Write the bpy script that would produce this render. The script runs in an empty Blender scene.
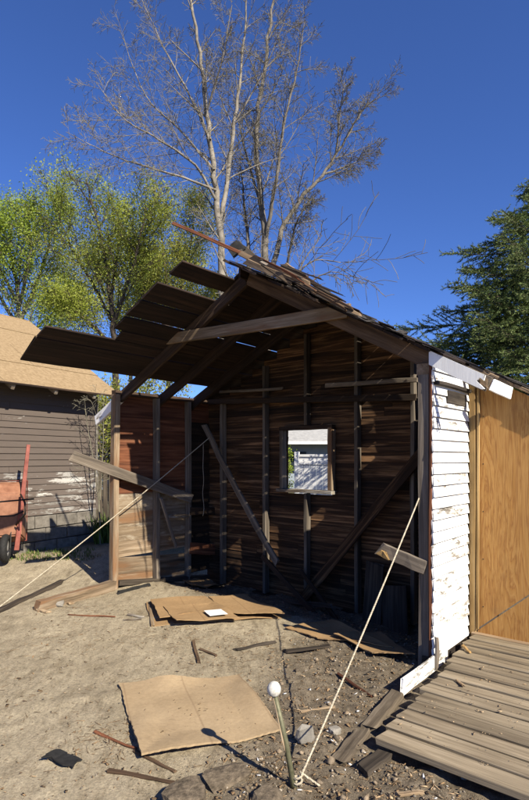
import bpy, bmesh, math, random
import numpy as np
from mathutils import Vector, Matrix, noise, Quaternion

random.seed(7)
np.random.seed(7)
S = bpy.context.scene
C = S.collection

# ------------------------------------------------------------------ camera
HOR = 458.0          # horizon row of the 529x800 photograph
FPX = 535.0          # focal length in photograph pixels
EYE = 1.6
cam = bpy.data.cameras.new('camera')
cam.sensor_fit = 'VERTICAL'
cam.sensor_height = 24.0
cam.lens = FPX / 800.0 * 24.0
cam.shift_y = (HOR - 400.0) / 800.0
cam.clip_end = 3000
cam_o = bpy.data.objects.new('camera', cam)
cam_o.location = (0, 0, EYE)
cam_o.rotation_euler = (math.radians(90), 0, 0)
C.objects.link(cam_o)
S.camera = cam_o

# ------------------------------------------------------------------ sky, sun
SUN_EL = math.radians(37.0)
SUN_H = Vector((0.61, -0.79, 0)).normalized()
world = bpy.data.worlds.new('World')
S.world = world
world.use_nodes = True
wn = world.node_tree
wn.nodes.clear()
wo = wn.nodes.new('ShaderNodeOutputWorld')
wb = wn.nodes.new('ShaderNodeBackground')
sky = wn.nodes.new('ShaderNodeTexSky')
sky.sky_type = 'NISHITA'
sky.sun_disc = False
sky.sun_elevation = SUN_EL
sky.sun_rotation = math.atan2(SUN_H.x, SUN_H.y)
sky.altitude = 1200
sky.air_density = 1.0
sky.dust_density = 0.2
sky.ozone_density = 8.0
wb.inputs['Strength'].default_value = 0.07
tint = wn.nodes.new('ShaderNodeMix')          # one even tint: the deep blue of a polarised spring sky
tint.data_type = 'RGBA'
tint.blend_type = 'MULTIPLY'
tint.inputs[0].default_value = 1.0
tint.inputs[7].default_value = (0.74, 0.83, 1.14, 1)
wn.links.new(sky.outputs[0], tint.inputs[6])
wn.links.new(tint.outputs[2], wb.inputs[0])
wn.links.new(wb.outputs[0], wo.inputs[0])

sun = bpy.data.lights.new('sun', 'SUN')
sun.energy = 5.0
sun.angle = math.radians(0.53)
sun.color = (1.0, 0.91, 0.75)
sun_o = bpy.data.objects.new('sun', sun)
to_sun = Vector((SUN_H.x * math.cos(SUN_EL), SUN_H.y * math.cos(SUN_EL), math.sin(SUN_EL)))
sun_o.rotation_euler = (-to_sun).to_track_quat('-Z', 'Y').to_euler()
sun_o.location = (6, -8, 12)
C.objects.link(sun_o)

S.view_settings.view_transform = 'Standard'
S.view_settings.look = 'None'
S.view_settings.exposure = 1.10
S.view_settings.gamma = 1.0
S.view_settings.use_curve_mapping = False
S.render.engine = 'CYCLES'
S.cycles.max_bounces = 6
S.cycles.use_denoising = True

# ------------------------------------------------------------------ frames of reference
RC = Vector((1.249, 4.0, 0))                       # foot of the front corner of the shed beside the deck
AL = Vector((-0.7645, 0.6445, 0)).normalized()     # along the open front, away from that corner
BD = Vector((0.6445, 0.7645, 0)).normalized()      # into the shed
UP = Vector((0, 0, 1))


def Lc(u, v, z=0.0):
    return RC + AL * u + BD * v + UP * z


def ray(px, py):
    return Vector(((px - 264.5) / FPX, 1.0, (HOR - py) / FPX))


def hit(px, py, p, n):
    """where the line of sight through a pixel meets the plane p, n"""
    d = ray(px, py)
    e = Vector((0, 0, EYE))
    return e + d * ((p - e).dot(n) / d.dot(n))


def on_v(px, py, v):
    return hit(px, py, Lc(0, v), BD)


def on_u(px, py, u):
    return hit(px, py, Lc(u, 0), AL)


def on_z(px, py, z=0.0):
    return hit(px, py, Vector((0, 0, z)), UP)


def at_d(px, py, depth):
    return Vector((0, 0, EYE)) + ray(px, py) * depth


def loc(p):
    q = p - RC
    return q.dot(AL), q.dot(BD), q.z


def sstep(a, b, x):
    t = min(1, max(0, (x - a) / (b - a)))
    return t * t * (3 - 2 * t)


RU, RZ = 1.9, 3.44          # ridge
EZ = 2.385                  # top of rafter over the lit side wall


def zroof(u):
    if u < RU:
        return EZ + (RZ - EZ) / RU * u
    return RZ - 0.485 * (u - RU)


VB = 1.6                    # back wall
WW = 4.0                    # width


def gz(x, y):
    p = Vector((x, y, 0))
    u, v, _ = loc(p)
    z = 0.0
    inside = sstep(-0.4, 0.3, u) * (1 - sstep(WW - 0.1, WW + 0.5, u))
    z -= 0.2 * inside * sstep(0.35, 1.35, v)
    z += 0.15 * sstep(6.8, 8.0, y) * (1 - sstep(-2.4, -1.9, x)) * (1 - inside)
    n1 = noise.noise(Vector((x * 0.7, y * 0.7, 3.1)))
    n2 = noise.noise(Vector((x * 2.6, y * 2.6, 7.7)))
    near = 1 - sstep(9, 16, math.hypot(x, y))
    z += (0.022 * n1 + 0.010 * n2) * near
    # churned strip where the old foundation came out
    rub = rubble(x, y)
    n3 = noise.noise(Vector((x * 7, y * 7, 1.7)))
    n4 = noise.noise(Vector((x * 19, y * 19, 4.7)))
    z += rub * (0.03 * n2 + 0.022 * n3 + 0.010 * n4 + 0.008)
    n5 = noise.noise(Vector((x * 11 + 3, y * 8, 9.1)))
    z += (0.0045 * n4 + 0.006 * n5) * near
    dd = abs((x * 0.30 - y * 0.95 + 3.72) + 0.06 * n1)
    z += 0.022 * math.exp(-(dd / 0.07) ** 2) * near * (1 - rub) * (0.6 + 0.4 * n2)
    # long shallow ruts of the drive
    z += 0.012 * math.sin((x * 0.45 + y) * 4.2 + 1.3 * n1) * near * (1 - rub) * 0.5
    return z


def rubble(x, y):
    """how much a place belongs to the dark churned soil along the missing side of the shed"""
    p = Vector((x, y, 0))
    u, v, _ = loc(p)
    w = 0.18 * noise.noise(Vector((x * 1.6, y * 1.6, 0.4))) + 0.08 * noise.noise(Vector((x * 5, y * 5, 2.4)))
    a = sstep(-0.12, 0.40, x + 0.49 - 0.29 * (y - 2.5) + w)      # near the deck side
    b = sstep(0.15, 0.7, v + w) * sstep(-0.1, 0.3, WW - u)   # inside
    return max(a, b) * (1 - sstep(5.0, 6.5, math.hypot(x - 1, y - 4)))


# ------------------------------------------------------------------ object helpers
WM = {}


def link(name, me, mat, parent=None, world=None):
    o = bpy.data.objects.new(name, me)
    C.objects.link(o)
    if me is not None and mat is not None and not me.materials:
        me.materials.append(mat)
    w = world if world is not None else Matrix.Identity(4)
    if parent is not None:
        o.parent = parent
        o.matrix_parent_inverse = WM[parent.name].inverted()
    o.matrix_basis = w
    WM[o.name] = w
    return o


def tag(o, label, cat, group=None, kind=None):
    if label:
        o['label'] = label
    if cat:
        o['category'] = cat
    if group:
        o['group'] = group
    if kind:
        o['kind'] = kind
    return o


def thing(name, p, label, cat, group=None):
    o = link(name, None, None, None, Matrix.Translation(p))
    o.empty_display_size = 0.2
    return tag(o, label, cat, group)


def mesh(verts, faces, smooth=False, name='m'):
    me = bpy.data.meshes.new(name)
    me.from_pydata([tuple(v) for v in verts], [], faces)
    me.update()
    if smooth:
        me.polygons.foreach_set('use_smooth', [True] * len(me.polygons))
    return me


def big_mesh(V, F, n, smooth=False):
    """V (k,3) array, F (m,n) array"""
    V = np.asarray(V, dtype=np.float32)
    F = np.asarray(F, dtype=np.int32)
    me = bpy.data.meshes.new('m')
    me.vertices.add(len(V))
    me.vertices.foreach_set('co', V.ravel())
    me.loops.add(F.size)
    me.loops.foreach_set('vertex_index', F.ravel())
    me.polygons.add(len(F))
    me.polygons.foreach_set('loop_start', np.arange(0, F.size, n, dtype=np.int32))
    me.update(calc_edges=True)
    if smooth:
        me.polygons.foreach_set('use_smooth', np.ones(len(F), dtype=bool))
    return me


def rnd(a, b):
    return random.uniform(a, b)


def frame(p0, p1, wdir):
    X = (p1 - p0).normalized()
    Z = X.cross(wdir).normalized()
    Y = Z.cross(X).normalized()
    m = Matrix((X, Y, Z)).transposed().to_4x4()
    m.translation = (p0 + p1) / 2
    return m


def board_mesh(L, w, t, seg=4, warp=0.003, jag=0.0, taper=1.0, cham=0.004, bow=0.0):
    c = min(cham, t * 0.25, w * 0.25)
    hw, ht = w / 2, t / 2
    ring = [(-hw + c, -ht), (hw - c, -ht), (hw, -ht + c), (hw, ht - c), (hw - c, ht), (-hw + c, ht), (-hw, ht - c), (-hw, -ht + c)]
    V, F = [], []
    for i in range(seg + 1):
        f = i / seg
        x = -L / 2 + L * f
        s = 1 + (taper - 1) * f
        dy, dz = rnd(-warp, warp), rnd(-warp, warp) + bow * (1 - (2 * f - 1) ** 2)
        tw = rnd(-warp, warp) * 2
        for (y, z) in ring:
            xe = x
            if jag and i in (0, seg):
                xe += rnd(-jag, jag) + (jag * 1.2 * math.sin(y * 40 + i))
            V.append((xe, y * s + dy, z * s + dz + tw * y / w))
    for i in range(seg):
        for k in range(8):
            a, b = i * 8 + k, i * 8 + (k + 1) % 8
            F.append((a, b, b + 8, a + 8))
    F.append(tuple(range(7, -1, -1)))
    F.append(tuple(seg * 8 + k for k in range(8)))
    return mesh(V, F)


def board(name, p0, p1, w, t, wdir, mat, parent=None, **kw):
    L = (p1 - p0).length
    return link(name, board_mesh(L, w, t, **kw), mat, parent, frame(p0, p1, wdir))


def box_mesh(sx, sy, sz, bev=0.006, jit=0.0, sub=0):
    bm = bmesh.new()
    bmesh.ops.create_cube(bm, size=1)
    for v in bm.verts:
        v.co = Vector((v.co.x * sx, v.co.y * sy, v.co.z * sz)) + Vector((rnd(-jit, jit), rnd(-jit, jit), rnd(-jit, jit)))
    if bev:
        bmesh.ops.bevel(bm, geom=bm.edges[:], offset=bev, segments=1, affect='EDGES')
    me = bpy.data.meshes.new('m')
    bm.to_mesh(me)
    bm.free()
    return me


def tube_arrays(pts, rad, n):
    """verts and quad faces of a tube along pts (no caps)"""
    P = np.array(pts, dtype=np.float64)
    k = len(P)
    T = np.gradient(P, axis=0)
    T /= np.linalg.norm(T, axis=1, keepdims=True) + 1e-9
    ref = np.array([0.0, 0.0, 1.0]) if abs(T[0][2]) < 0.9 else np.array([1.0, 0.0, 0.0])
    A = np.cross(T, ref)
    A /= np.linalg.norm(A, axis=1, keepdims=True) + 1e-9
    B = np.cross(T, A)
    ang = np.linspace(0, 2 * math.pi, n, endpoint=False)
    R = np.array(rad, dtype=np.float64)[:, None, None]
    V = P[:, None, :] + R * (np.cos(ang)[None, :, None] * A[:, None, :] + np.sin(ang)[None, :, None] * B[:, None, :])
    V = V.reshape(-1, 3)
    i = np.arange(k - 1)[:, None] * n
    j = np.arange(n)[None, :]
    j2 = (j + 1) % n
    F = np.stack([i + j, i + j2, i + n + j2, i + n + j], axis=-1).reshape(-1, 4)
    return V, F


class Tubes:
    def __init__(self):
        self.V, self.F, self.n = [], [], 0

    def add(self, pts, rad, sides=4):
        V, F = tube_arrays(pts, rad, sides)
        self.V.append(V)
        self.F.append(F + self.n)
        self.n += len(V)

    def quads(self, V, F):
        self.V.append(V)
        self.F.append(F + self.n)
        self.n += len(V)

    def mesh(self, smooth=True):
        return big_mesh(np.concatenate(self.V), np.concatenate(self.F), 4, smooth)


def tube_obj(name, pts, r, mat, parent=None, sides=8, origin=None):
    t = Tubes()
    o = Vector(origin) if origin is not None else Vector(pts[0])
    rr = r if isinstance(r, (list, tuple)) else [r] * len(pts)
    t.add([tuple(Vector(p) - o) for p in pts], rr, sides)
    # caps
    me = t.mesh()
    bm = bmesh.new()
    bm.from_mesh(me)
    ed = [e for e in bm.edges if e.is_boundary]
    bmesh.ops.holes_fill(bm, edges=ed, sides=sides + 1)
    bm.to_mesh(me)
    bm.free()
    return link(name, me, mat, parent, Matrix.Translation(o))


# ------------------------------------------------------------------ materials
class NT:
    def __init__(self, name):
        self.m = bpy.data.materials.new(name)
        self.m.use_nodes = True
        self.t = self.m.node_tree
        self.b = self.t.nodes['Principled BSDF']
        self.b.inputs['Specular IOR Level'].default_value = 0.3

    def n(self, typ, **kw):
        nd = self.t.nodes.new(typ)
        for k, v in kw.items():
            if k in nd.inputs:
                nd.inputs[k].default_value = v
            else:
                setattr(nd, k, v)
        return nd

    def l(self, a, b):
        self.t.links.new(a, b)

    def coords(self, scale, rand=True, kind='Object'):
        tc = self.n('ShaderNodeTexCoord')
        mp = self.n('ShaderNodeMapping')
        mp.inputs['Scale'].default_value = scale
        self.l(tc.outputs[kind], mp.inputs['Vector'])
        if rand:
            oi = self.n('ShaderNodeObjectInfo')
            mu = self.n('ShaderNodeMath', operation='MULTIPLY')
            mu.inputs[1].default_value = 53.7
            self.l(oi.outputs['Random'], mu.inputs[0])
            self.l(mu.outputs[0], mp.inputs['Location'])
        return mp.outputs[0]

    def noise(self, vec, scale=1.0, detail=4.0, rough=0.6, dist=0.0):
        nd = self.n('ShaderNodeTexNoise')
        nd.inputs['Scale'].default_value = scale
        nd.inputs['Detail'].default_value = detail
        nd.inputs['Roughness'].default_value = rough
        nd.inputs['Distortion'].default_value = dist
        self.l(vec, nd.inputs['Vector'])
        return nd.outputs['Fac']

    def ramp(self, fac, stops):
        r = self.n('ShaderNodeValToRGB')
        el = r.color_ramp.elements
        while len(el) < len(stops):
            el.new(0.5)
        for e, (p, c) in zip(el, stops):
            e.position = p
            e.color = (*c, 1) if len(c) == 3 else c
        self.l(fac, r.inputs[0])
        return r.outputs['Color']

    def mix(self, fac, a, b, mode='MIX'):
        m = self.n('ShaderNodeMix', data_type='RGBA', blend_type=mode)
        for s, v in ((0, fac), (6, a), (7, b)):
            if hasattr(v, 'links'):
                self.l(v, m.inputs[s])
            else:
                m.inputs[s].default_value = v if s == 0 else (*v, 1)
        return m.outputs[2]

    def bump(self, h, dist=0.003, strength=0.6):
        b = self.n('ShaderNodeBump')
        b.inputs['Distance'].default_value = dist
        b.inputs['Strength'].default_value = strength
        self.l(h, b.inputs['Height'])
        self.l(b.outputs[0], self.b.inputs['Normal'])

    def col(self, c, gain=0.72):
        """base colour, all measured by eye against one reference white"""
        if gain != 1.0:
            c = self.mix(1.0, c, (gain,) * 3, 'MULTIPLY')
        self.l(c, self.b.inputs['Base Color'])
        return c

    def rough(self, r):
        self.b.inputs['Roughness'].default_value = r


def wood(name, dark, mid, light, vary=0.35, paint=None, cover=0.5, stain=None, pscale=1.0, soft=0.05, psp=(2.2, 9, 9), gain=0.72, edge=None):
    m = NT(name)
    g = m.noise(m.coords((1.1, 24, 24)), 1.0, 6, 0.65, 0.6)
    f = m.noise(m.coords((4, 150, 150)), 1.0, 3, 0.6)
    big = m.noise(m.coords((1.3, 3.5, 3.5)), 1.0, 3, 0.55)
    c = m.ramp(g, [(0.3, dark), (0.5, mid), (0.72, light)])
    c = m.mix(0.45, c, m.ramp(f, [(0.3, (0.35,) * 3), (0.7, (1.0,) * 3)]), 'MULTIPLY')
    c = m.mix(0.7, c, m.ramp(big, [(0.3, (0.5, 0.48, 0.46)), (0.65, (1.1, 1.1, 1.1))]), 'MULTIPLY')
    if stain:
        st = m.noise(m.coords((0.8, 5, 5)), 1.6, 5, 0.6, 0.4)
        c = m.mix(m.ramp(st, [(0.50, (0, 0, 0)), (0.62, (1, 1, 1))]), c, stain)
    oi = m.n('ShaderNodeObjectInfo')
    c = m.mix(1.0, c, m.ramp(oi.outputs['Random'], [(0, (1 - vary,) * 3), (1, (1 + vary * 0.6,) * 3)]), 'MULTIPLY')
    h = g
    if paint:
        p = m.noise(m.coords(psp), pscale, 8, 0.72, 0.3)
        pm = m.ramp(p, [(1 - cover - soft, (0, 0, 0)), (1 - cover + soft, (1, 1, 1))])
        dirt = m.noise(m.coords((1.2, 4, 4)), 2.0, 6, 0.7)
        pc = m.mix(m.ramp(dirt, [(0.35, (0, 0, 0)), (0.75, (0.8, 0.8, 0.8))]), paint, tuple(x * 0.8 for x in paint))
        c = m.mix(pm, c, pc)
        h = m.mix(0.5, f, pm, 'ADD')
        m.bump(h, 0.002, 0.5)
    else:
        hh = m.mix(0.5, g, f)
        m.bump(hh, 0.004, 0.7)
    if edge is not None:      # gap shadow and grime, painted dark along the lower lip of a lapped board
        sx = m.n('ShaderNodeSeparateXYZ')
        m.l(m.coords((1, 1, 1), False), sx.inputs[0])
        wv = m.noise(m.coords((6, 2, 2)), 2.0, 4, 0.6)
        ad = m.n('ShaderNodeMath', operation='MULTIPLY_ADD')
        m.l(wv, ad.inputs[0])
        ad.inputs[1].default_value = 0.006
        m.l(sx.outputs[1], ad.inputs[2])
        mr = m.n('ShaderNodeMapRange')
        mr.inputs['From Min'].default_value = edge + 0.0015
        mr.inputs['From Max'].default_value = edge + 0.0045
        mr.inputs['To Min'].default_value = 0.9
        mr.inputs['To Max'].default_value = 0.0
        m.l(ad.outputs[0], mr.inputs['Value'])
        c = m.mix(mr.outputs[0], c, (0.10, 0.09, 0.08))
    m.col(c, gain)
    m.rough(0.85)
    return m.m


M = {}
M['grey'] = wood('wood_grey', (0.09, 0.075, 0.06), (0.22, 0.18, 0.14), (0.36, 0.31, 0.25))
M['greydark'] = wood('wood_greydark', (0.028, 0.021, 0.015), (0.085, 0.066, 0.048), (0.18, 0.145, 0.11))
M['tan'] = wood('wood_tan', (0.17, 0.11, 0.06), (0.36, 0.25, 0.15), (0.50, 0.37, 0.24), 0.25)
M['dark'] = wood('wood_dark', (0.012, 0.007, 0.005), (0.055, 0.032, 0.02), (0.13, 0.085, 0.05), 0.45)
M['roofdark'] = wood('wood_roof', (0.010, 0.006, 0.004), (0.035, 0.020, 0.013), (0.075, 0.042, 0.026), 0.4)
M['back'] = wood('wood_back', (0.010, 0.005, 0.002), (0.065, 0.031, 0.013), (0.34, 0.19, 0.09), 0.6, gain=1.0)
M['red'] = wood('wood_red', (0.07, 0.022, 0.010), (0.22, 0.078, 0.035), (0.34, 0.15, 0.075), 0.3)
M['worn'] = wood('wood_worn', (0.12, 0.085, 0.05), (0.33, 0.24, 0.155), (0.52, 0.42, 0.30), 0.25, stain=(0.22, 0.12, 0.06))
M['white'] = wood('paint_white', (0.16, 0.12, 0.085), (0.30, 0.25, 0.19), (0.45, 0.40, 0.33), 0.05, paint=(0.76, 0.76, 0.74), cover=0.64, soft=0.025, gain=1.0)
M['whitebad'] = wood('paint_white_bad', (0.10, 0.09, 0.075), (0.22, 0.20, 0.17), (0.36, 0.34, 0.30), 0.05, paint=(0.78, 0.77, 0.74), cover=0.55, soft=0.04, pscale=2.6, gain=0.95)
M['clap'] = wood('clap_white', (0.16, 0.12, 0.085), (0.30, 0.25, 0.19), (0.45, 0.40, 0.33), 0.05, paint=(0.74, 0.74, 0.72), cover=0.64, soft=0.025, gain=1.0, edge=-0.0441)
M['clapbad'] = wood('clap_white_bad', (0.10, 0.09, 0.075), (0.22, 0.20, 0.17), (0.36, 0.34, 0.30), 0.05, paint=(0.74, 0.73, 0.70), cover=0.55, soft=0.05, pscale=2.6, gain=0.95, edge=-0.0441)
M['whitewash'] = wood('paint_thin', (0.12, 0.09, 0.06), (0.26, 0.20, 0.14), (0.42, 0.35, 0.27), 0.2, paint=(0.55, 0.53, 0.47), cover=0.45, soft=0.08)
M['lime'] = wood('paint_limewash', (0.16, 0.11, 0.07), (0.32, 0.235, 0.15), (0.46, 0.37, 0.26), 0.2, paint=(0.52, 0.46, 0.36), cover=0.40, soft=0.1)
M['rafter'] = wood('wood_rafter', (0.05, 0.028, 0.015), (0.15, 0.09, 0.05), (0.27, 0.18, 0.11), 0.2)
M['brown'] = wood('paint_brown', (0.3, 0.28, 0.25), (0.5, 0.48, 0.44), (0.62, 0.6, 0.56), 0.15, paint=(0.128, 0.102, 0.085), cover=0.66, soft=0.02, pscale=1.3, psp=(1.4, 6, 6))
M['brownbad'] = wood('paint_brown_bad', (0.3, 0.28, 0.25), (0.5, 0.48, 0.44), (0.62, 0.6, 0.56), 0.15, paint=(0.140, 0.112, 0.094), cover=0.54, soft=0.02, pscale=1.5, psp=(1.6, 6, 6))
M['deck'] = wood('wood_deck', (0.17, 0.13, 0.085), (0.36, 0.29, 0.195), (0.50, 0.41, 0.29), 0.2)
M['chip'] = wood('wood_chip', (0.2, 0.13, 0.07), (0.42, 0.30, 0.18), (0.58, 0.46, 0.32), 0.3)
M['rot'] = wood('wood_rot', (0.02, 0.014, 0.01), (0.07, 0.052, 0.038), (0.16, 0.125, 0.095), 0.4)


def plywood():
    m = NT('plywood')
    co = m.coords((0.9, 10.0, 10.0), True)
    w = m.noise(co, 0.8, 6, 0.55, 0.9)
    mu = m.n('ShaderNodeMath', operation='MULTIPLY')
    mu.inputs[1].default_value = 11.0
    m.l(w, mu.inputs[0])
    fr = m.n('ShaderNodeMath', operation='FRACT')
    m.l(mu.outputs[0], fr.inputs[0])
    c = m.ramp(fr.outputs[0], [(0.0, (0.42, 0.21, 0.055)), (0.55, (0.50, 0.275, 0.085)), (0.88, (0.34, 0.155, 0.042)), (1.0, (0.42, 0.21, 0.055))])
    f = m.noise(m.coords((5, 160, 160)), 1.0, 3, 0.6)
    c = m.mix(0.6, c, m.ramp(f, [(0.3, (0.55, 0.5, 0.45)), (0.7, (1.08,) * 3)]), 'MULTIPLY')
    st = m.noise(m.coords((2.2, 2.2, 2.2)), 1.0, 6, 0.7)
    c = m.mix(m.ramp(st, [(0.56, (0, 0, 0)), (0.8, (0.7, 0.7, 0.7))]), c, (0.17, 0.10, 0.05))
    m.col(c, 0.86)
    m.bump(f, 0.001, 0.4)
    m.rough(0.72)
    return m.m


M['ply'] = plywood()
M['newwood'] = wood('wood_new', (0.40, 0.24, 0.09), (0.56, 0.36, 0.14), (0.66, 0.46, 0.22), 0.15)


def simple(name, c1, c2, scale=30, bump=0.002, rough=0.9, metal=0.0, isl=False, detail=5, lo=0.3, hi=0.7):
    m = NT(name)
    n = m.noise(m.coords((1, 1, 1), not isl), scale, detail, 0.65)
    c = m.ramp(n, [(lo, c1), (hi, c2)])
    if isl:
        g = m.n('ShaderNodeNewGeometry')
        c = m.mix(1.0, c, m.ramp(g.outputs['Random Per Island'], [(0, (0.45,) * 3), (0.5, (0.95, 0.92, 0.88)), (1, (1.45, 1.4, 1.32))]), 'MULTIPLY')
    m.col(c)
    if bump:
        m.bump(n, bump, 0.7)
    m.rough(rough)
    m.b.inputs['Metallic'].default_value = metal
    return m.m


def cardboard(name, tone=1.0, tint=(1, 1, 1)):
    m = NT(name)
    b = m.noise(m.coords((1, 1, 1)), 2.6, 6, 0.65)
    f = m.noise(m.coords((1, 1, 1)), 40, 4, 0.7)
    s = m.noise(m.coords((2.5, 6, 1)), 2.0, 7, 0.75, 0.7)
    c = m.ramp(b, [(0.3, (0.37 * tone, 0.265 * tone, 0.15 * tone)), (0.7, (0.47 * tone, 0.35 * tone, 0.21 * tone))])
    c = m.mix(0.35, c, m.ramp(f, [(0.35, (0.6,) * 3), (0.65, (1.05,) * 3)]), 'MULTIPLY')
    c = m.mix(m.ramp(s, [(0.58, (0, 0, 0)), (0.72, (0.65, 0.65, 0.65))]), c, (0.20 * tone, 0.135 * tone, 0.08 * tone))
    sm = m.noise(m.coords((1.0, 2.2, 1)), 7.0, 8, 0.8, 1.2)
    c = m.mix(m.ramp(sm, [(0.60, (0, 0, 0)), (0.70, (0.75, 0.75, 0.75))]), c, (0.17 * tone, 0.12 * tone, 0.075 * tone))
    co2 = m.coords((1, 1, 1), False)
    sx = m.n('ShaderNodeSeparateXYZ')
    m.l(co2, sx.inputs[0])
    ad = m.n('ShaderNodeMath', operation='MULTIPLY_ADD')
    m.l(sx.outputs[1], ad.inputs[0])
    ad.inputs[1].default_value = 0.35
    m.l(sx.outputs[0], ad.inputs[2])
    pp = m.n('ShaderNodeMath', operation='PINGPONG')
    pp.inputs[1].default_value = 0.21
    m.l(ad.outputs[0], pp.inputs[0])
    c = m.mix(m.ramp(pp.outputs[0], [(0.0, (0.55,) * 3), (0.010, (0, 0, 0))]), c, (0.24 * tone, 0.16 * tone, 0.09 * tone))
    c = m.mix(1.0, c, tint, 'MULTIPLY')
    m.col(c)
    m.bump(m.mix(0.3, b, f), 0.006, 0.5)
    m.rough(0.9)
    return m.m


M['card'] = cardboard('cardboard')
M['card2'] = cardboard('cardboard_brown', 0.85, (1.0, 0.87, 0.72))
M['block'] = simple('concrete_block', (0.11, 0.097, 0.08), (0.25, 0.225, 0.19), 9, 0.006)
M['blocktan'] = simple('concrete_tan', (0.28, 0.235, 0.17), (0.40, 0.345, 0.26), 14, 0.006)
M['rotlight'] = wood('wood_rotlight', (0.06, 0.045, 0.03), (0.17, 0.135, 0.095), (0.32, 0.265, 0.20), 0.2)
M['clod'] = simple('clod', (0.06, 0.046, 0.030), (0.21, 0.165, 0.115), 34, 0.02)
M['concrete'] = simple('concrete', (0.20, 0.18, 0.15), (0.40, 0.37, 0.32), 9, 0.01)
M['rope'] = simple('rope', (0.30, 0.25, 0.17), (0.66, 0.59, 0.46), 60, 0.002)
M['string'] = simple('string', (0.25, 0.22, 0.17), (0.4, 0.36, 0.3), 120, 0.0)
M['shingle'] = simple('shingle', (0.018, 0.016, 0.015), (0.075, 0.066, 0.058), 60, 0.006)
M['tar'] = simple('tar_paper', (0.012, 0.012, 0.012), (0.03, 0.029, 0.028), 20, 0.004, 0.8)
M['osb'] = simple('tan_roofing', (0.24, 0.165, 0.085), (0.40, 0.29, 0.165), 22, 0.003)
M['flash'] = simple('grey_flashing', (0.16, 0.15, 0.145), (0.28, 0.265, 0.25), 12, 0.003, 0.6)
M['steel'] = simple('post_paint', (0.085, 0.085, 0.045), (0.21, 0.20, 0.12), 25, 0.002, 0.55, 0.2)
M['knob'] = simple('knob', (0.26, 0.235, 0.19), (0.66, 0.64, 0.58), 45, 0.003, 0.5, lo=0.25, hi=0.55)
M['orange'] = simple('orange_paint', (0.20, 0.082, 0.045), (0.40, 0.195, 0.115), 7, 0.001, 0.55)
M['redpaint'] = simple('red_paint', (0.20, 0.05, 0.035), (0.36, 0.115, 0.085), 10, 0.001, 0.6)
M['black'] = simple('black_metal', (0.010, 0.010, 0.010), (0.03, 0.028, 0.026), 30, 0.001, 0.6)
M['rubber'] = simple('rubber', (0.012, 0.012, 0.012), (0.028, 0.027, 0.026), 40, 0.002, 0.8)
M['rim'] = simple('rim', (0.3, 0.29, 0.27), (0.45, 0.44, 0.42), 20, 0.0, 0.5, 0.5)
M['paper'] = simple('paper', (0.70, 0.70, 0.69), (0.82, 0.82, 0.81), 9, 0.0)
M['vinyl'] = simple('vinyl_white', (0.72, 0.73, 0.74), (0.80, 0.80, 0.80), 3, 0.0, 0.45)
M['roofgrey'] = simple('roof_grey', (0.30, 0.30, 0.30), (0.46, 0.46, 0.45), 6, 0.004)
M['siding'] = simple('far_siding', (0.28, 0.33, 0.38), (0.34, 0.39, 0.44), 4, 0.0)
M['glass'] = simple('glass_dark', (0.015, 0.02, 0.03), (0.03, 0.04, 0.055), 3, 0.0, 0.08)
M['pebble'] = simple('pebble', (0.15, 0.13, 0.105), (0.34, 0.30, 0.245), 50, 0.0, isl=True)
M['splint'] = simple('splinter', (0.28, 0.19, 0.11), (0.52, 0.40, 0.26), 60, 0.0, isl=True)
M['litter'] = simple('leaf_litter', (0.14, 0.085, 0.045), (0.36, 0.25, 0.14), 60, 0.0, isl=True)
M['clodbits'] = simple('clod_bits', (0.13, 0.10, 0.07), (0.34, 0.275, 0.20), 40, 0.0, isl=True)
M['grass'] = simple('grass', (0.05, 0.10, 0.015), (0.14, 0.20, 0.04), 9, 0.0, isl=True)
M['dead'] = simple('dead_grass', (0.26, 0.20, 0.11), (0.42, 0.34, 0.21), 9, 0.0, isl=True)
M['bark_pale'] = simple('bark_pale', (0.11, 0.096, 0.075), (0.36, 0.325, 0.27), 5, 0.008)
M['bark_grey'] = simple('bark_grey', (0.10, 0.088, 0.075), (0.25, 0.225, 0.19), 6, 0.008)
M['bark_dark'] = simple('bark_dark', (0.045, 0.034, 0.026), (0.13, 0.10, 0.075), 6, 0.008)
M['twig'] = simple('twig', (0.13, 0.118, 0.085), (0.26, 0.238, 0.175), 6, 0.0)


def leafmat(name, a, b, trans=0.5):
    m = NT(name)
    g = m.n('ShaderNodeNewGeometry')
    c = m.ramp(g.outputs['Random Per Island'], [(0, a), (1, b)])
    c = m.col(c, 0.8)
    m.rough(0.6)
    tr = m.n('ShaderNodeBsdfTranslucent')
    m.l(c, tr.inputs[0])
    mx = m.n('ShaderNodeMixShader')
    mx.inputs[0].default_value = trans
    m.l(m.b.outputs[0], mx.inputs[1])
    m.l(tr.outputs[0], mx.inputs[2])
    out = [n for n in m.t.nodes if n.type == 'OUTPUT_MATERIAL'][0]
    m.l(mx.outputs[0], out.inputs[0])
    return m.m


M['leaf1'] = leafmat('leaf_green', (0.23, 0.33, 0.03), (0.46, 0.56, 0.10))
M['leaf2'] = leafmat('leaf_mid', (0.27, 0.33, 0.035), (0.50, 0.55, 0.11))
M['leaf3'] = leafmat('leaf_yellow', (0.28, 0.31, 0.04), (0.48, 0.49, 0.12))
M['needle'] = leafmat('needle', (0.045, 0.085, 0.022), (0.22, 0.28, 0.085), 0.2)


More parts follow.
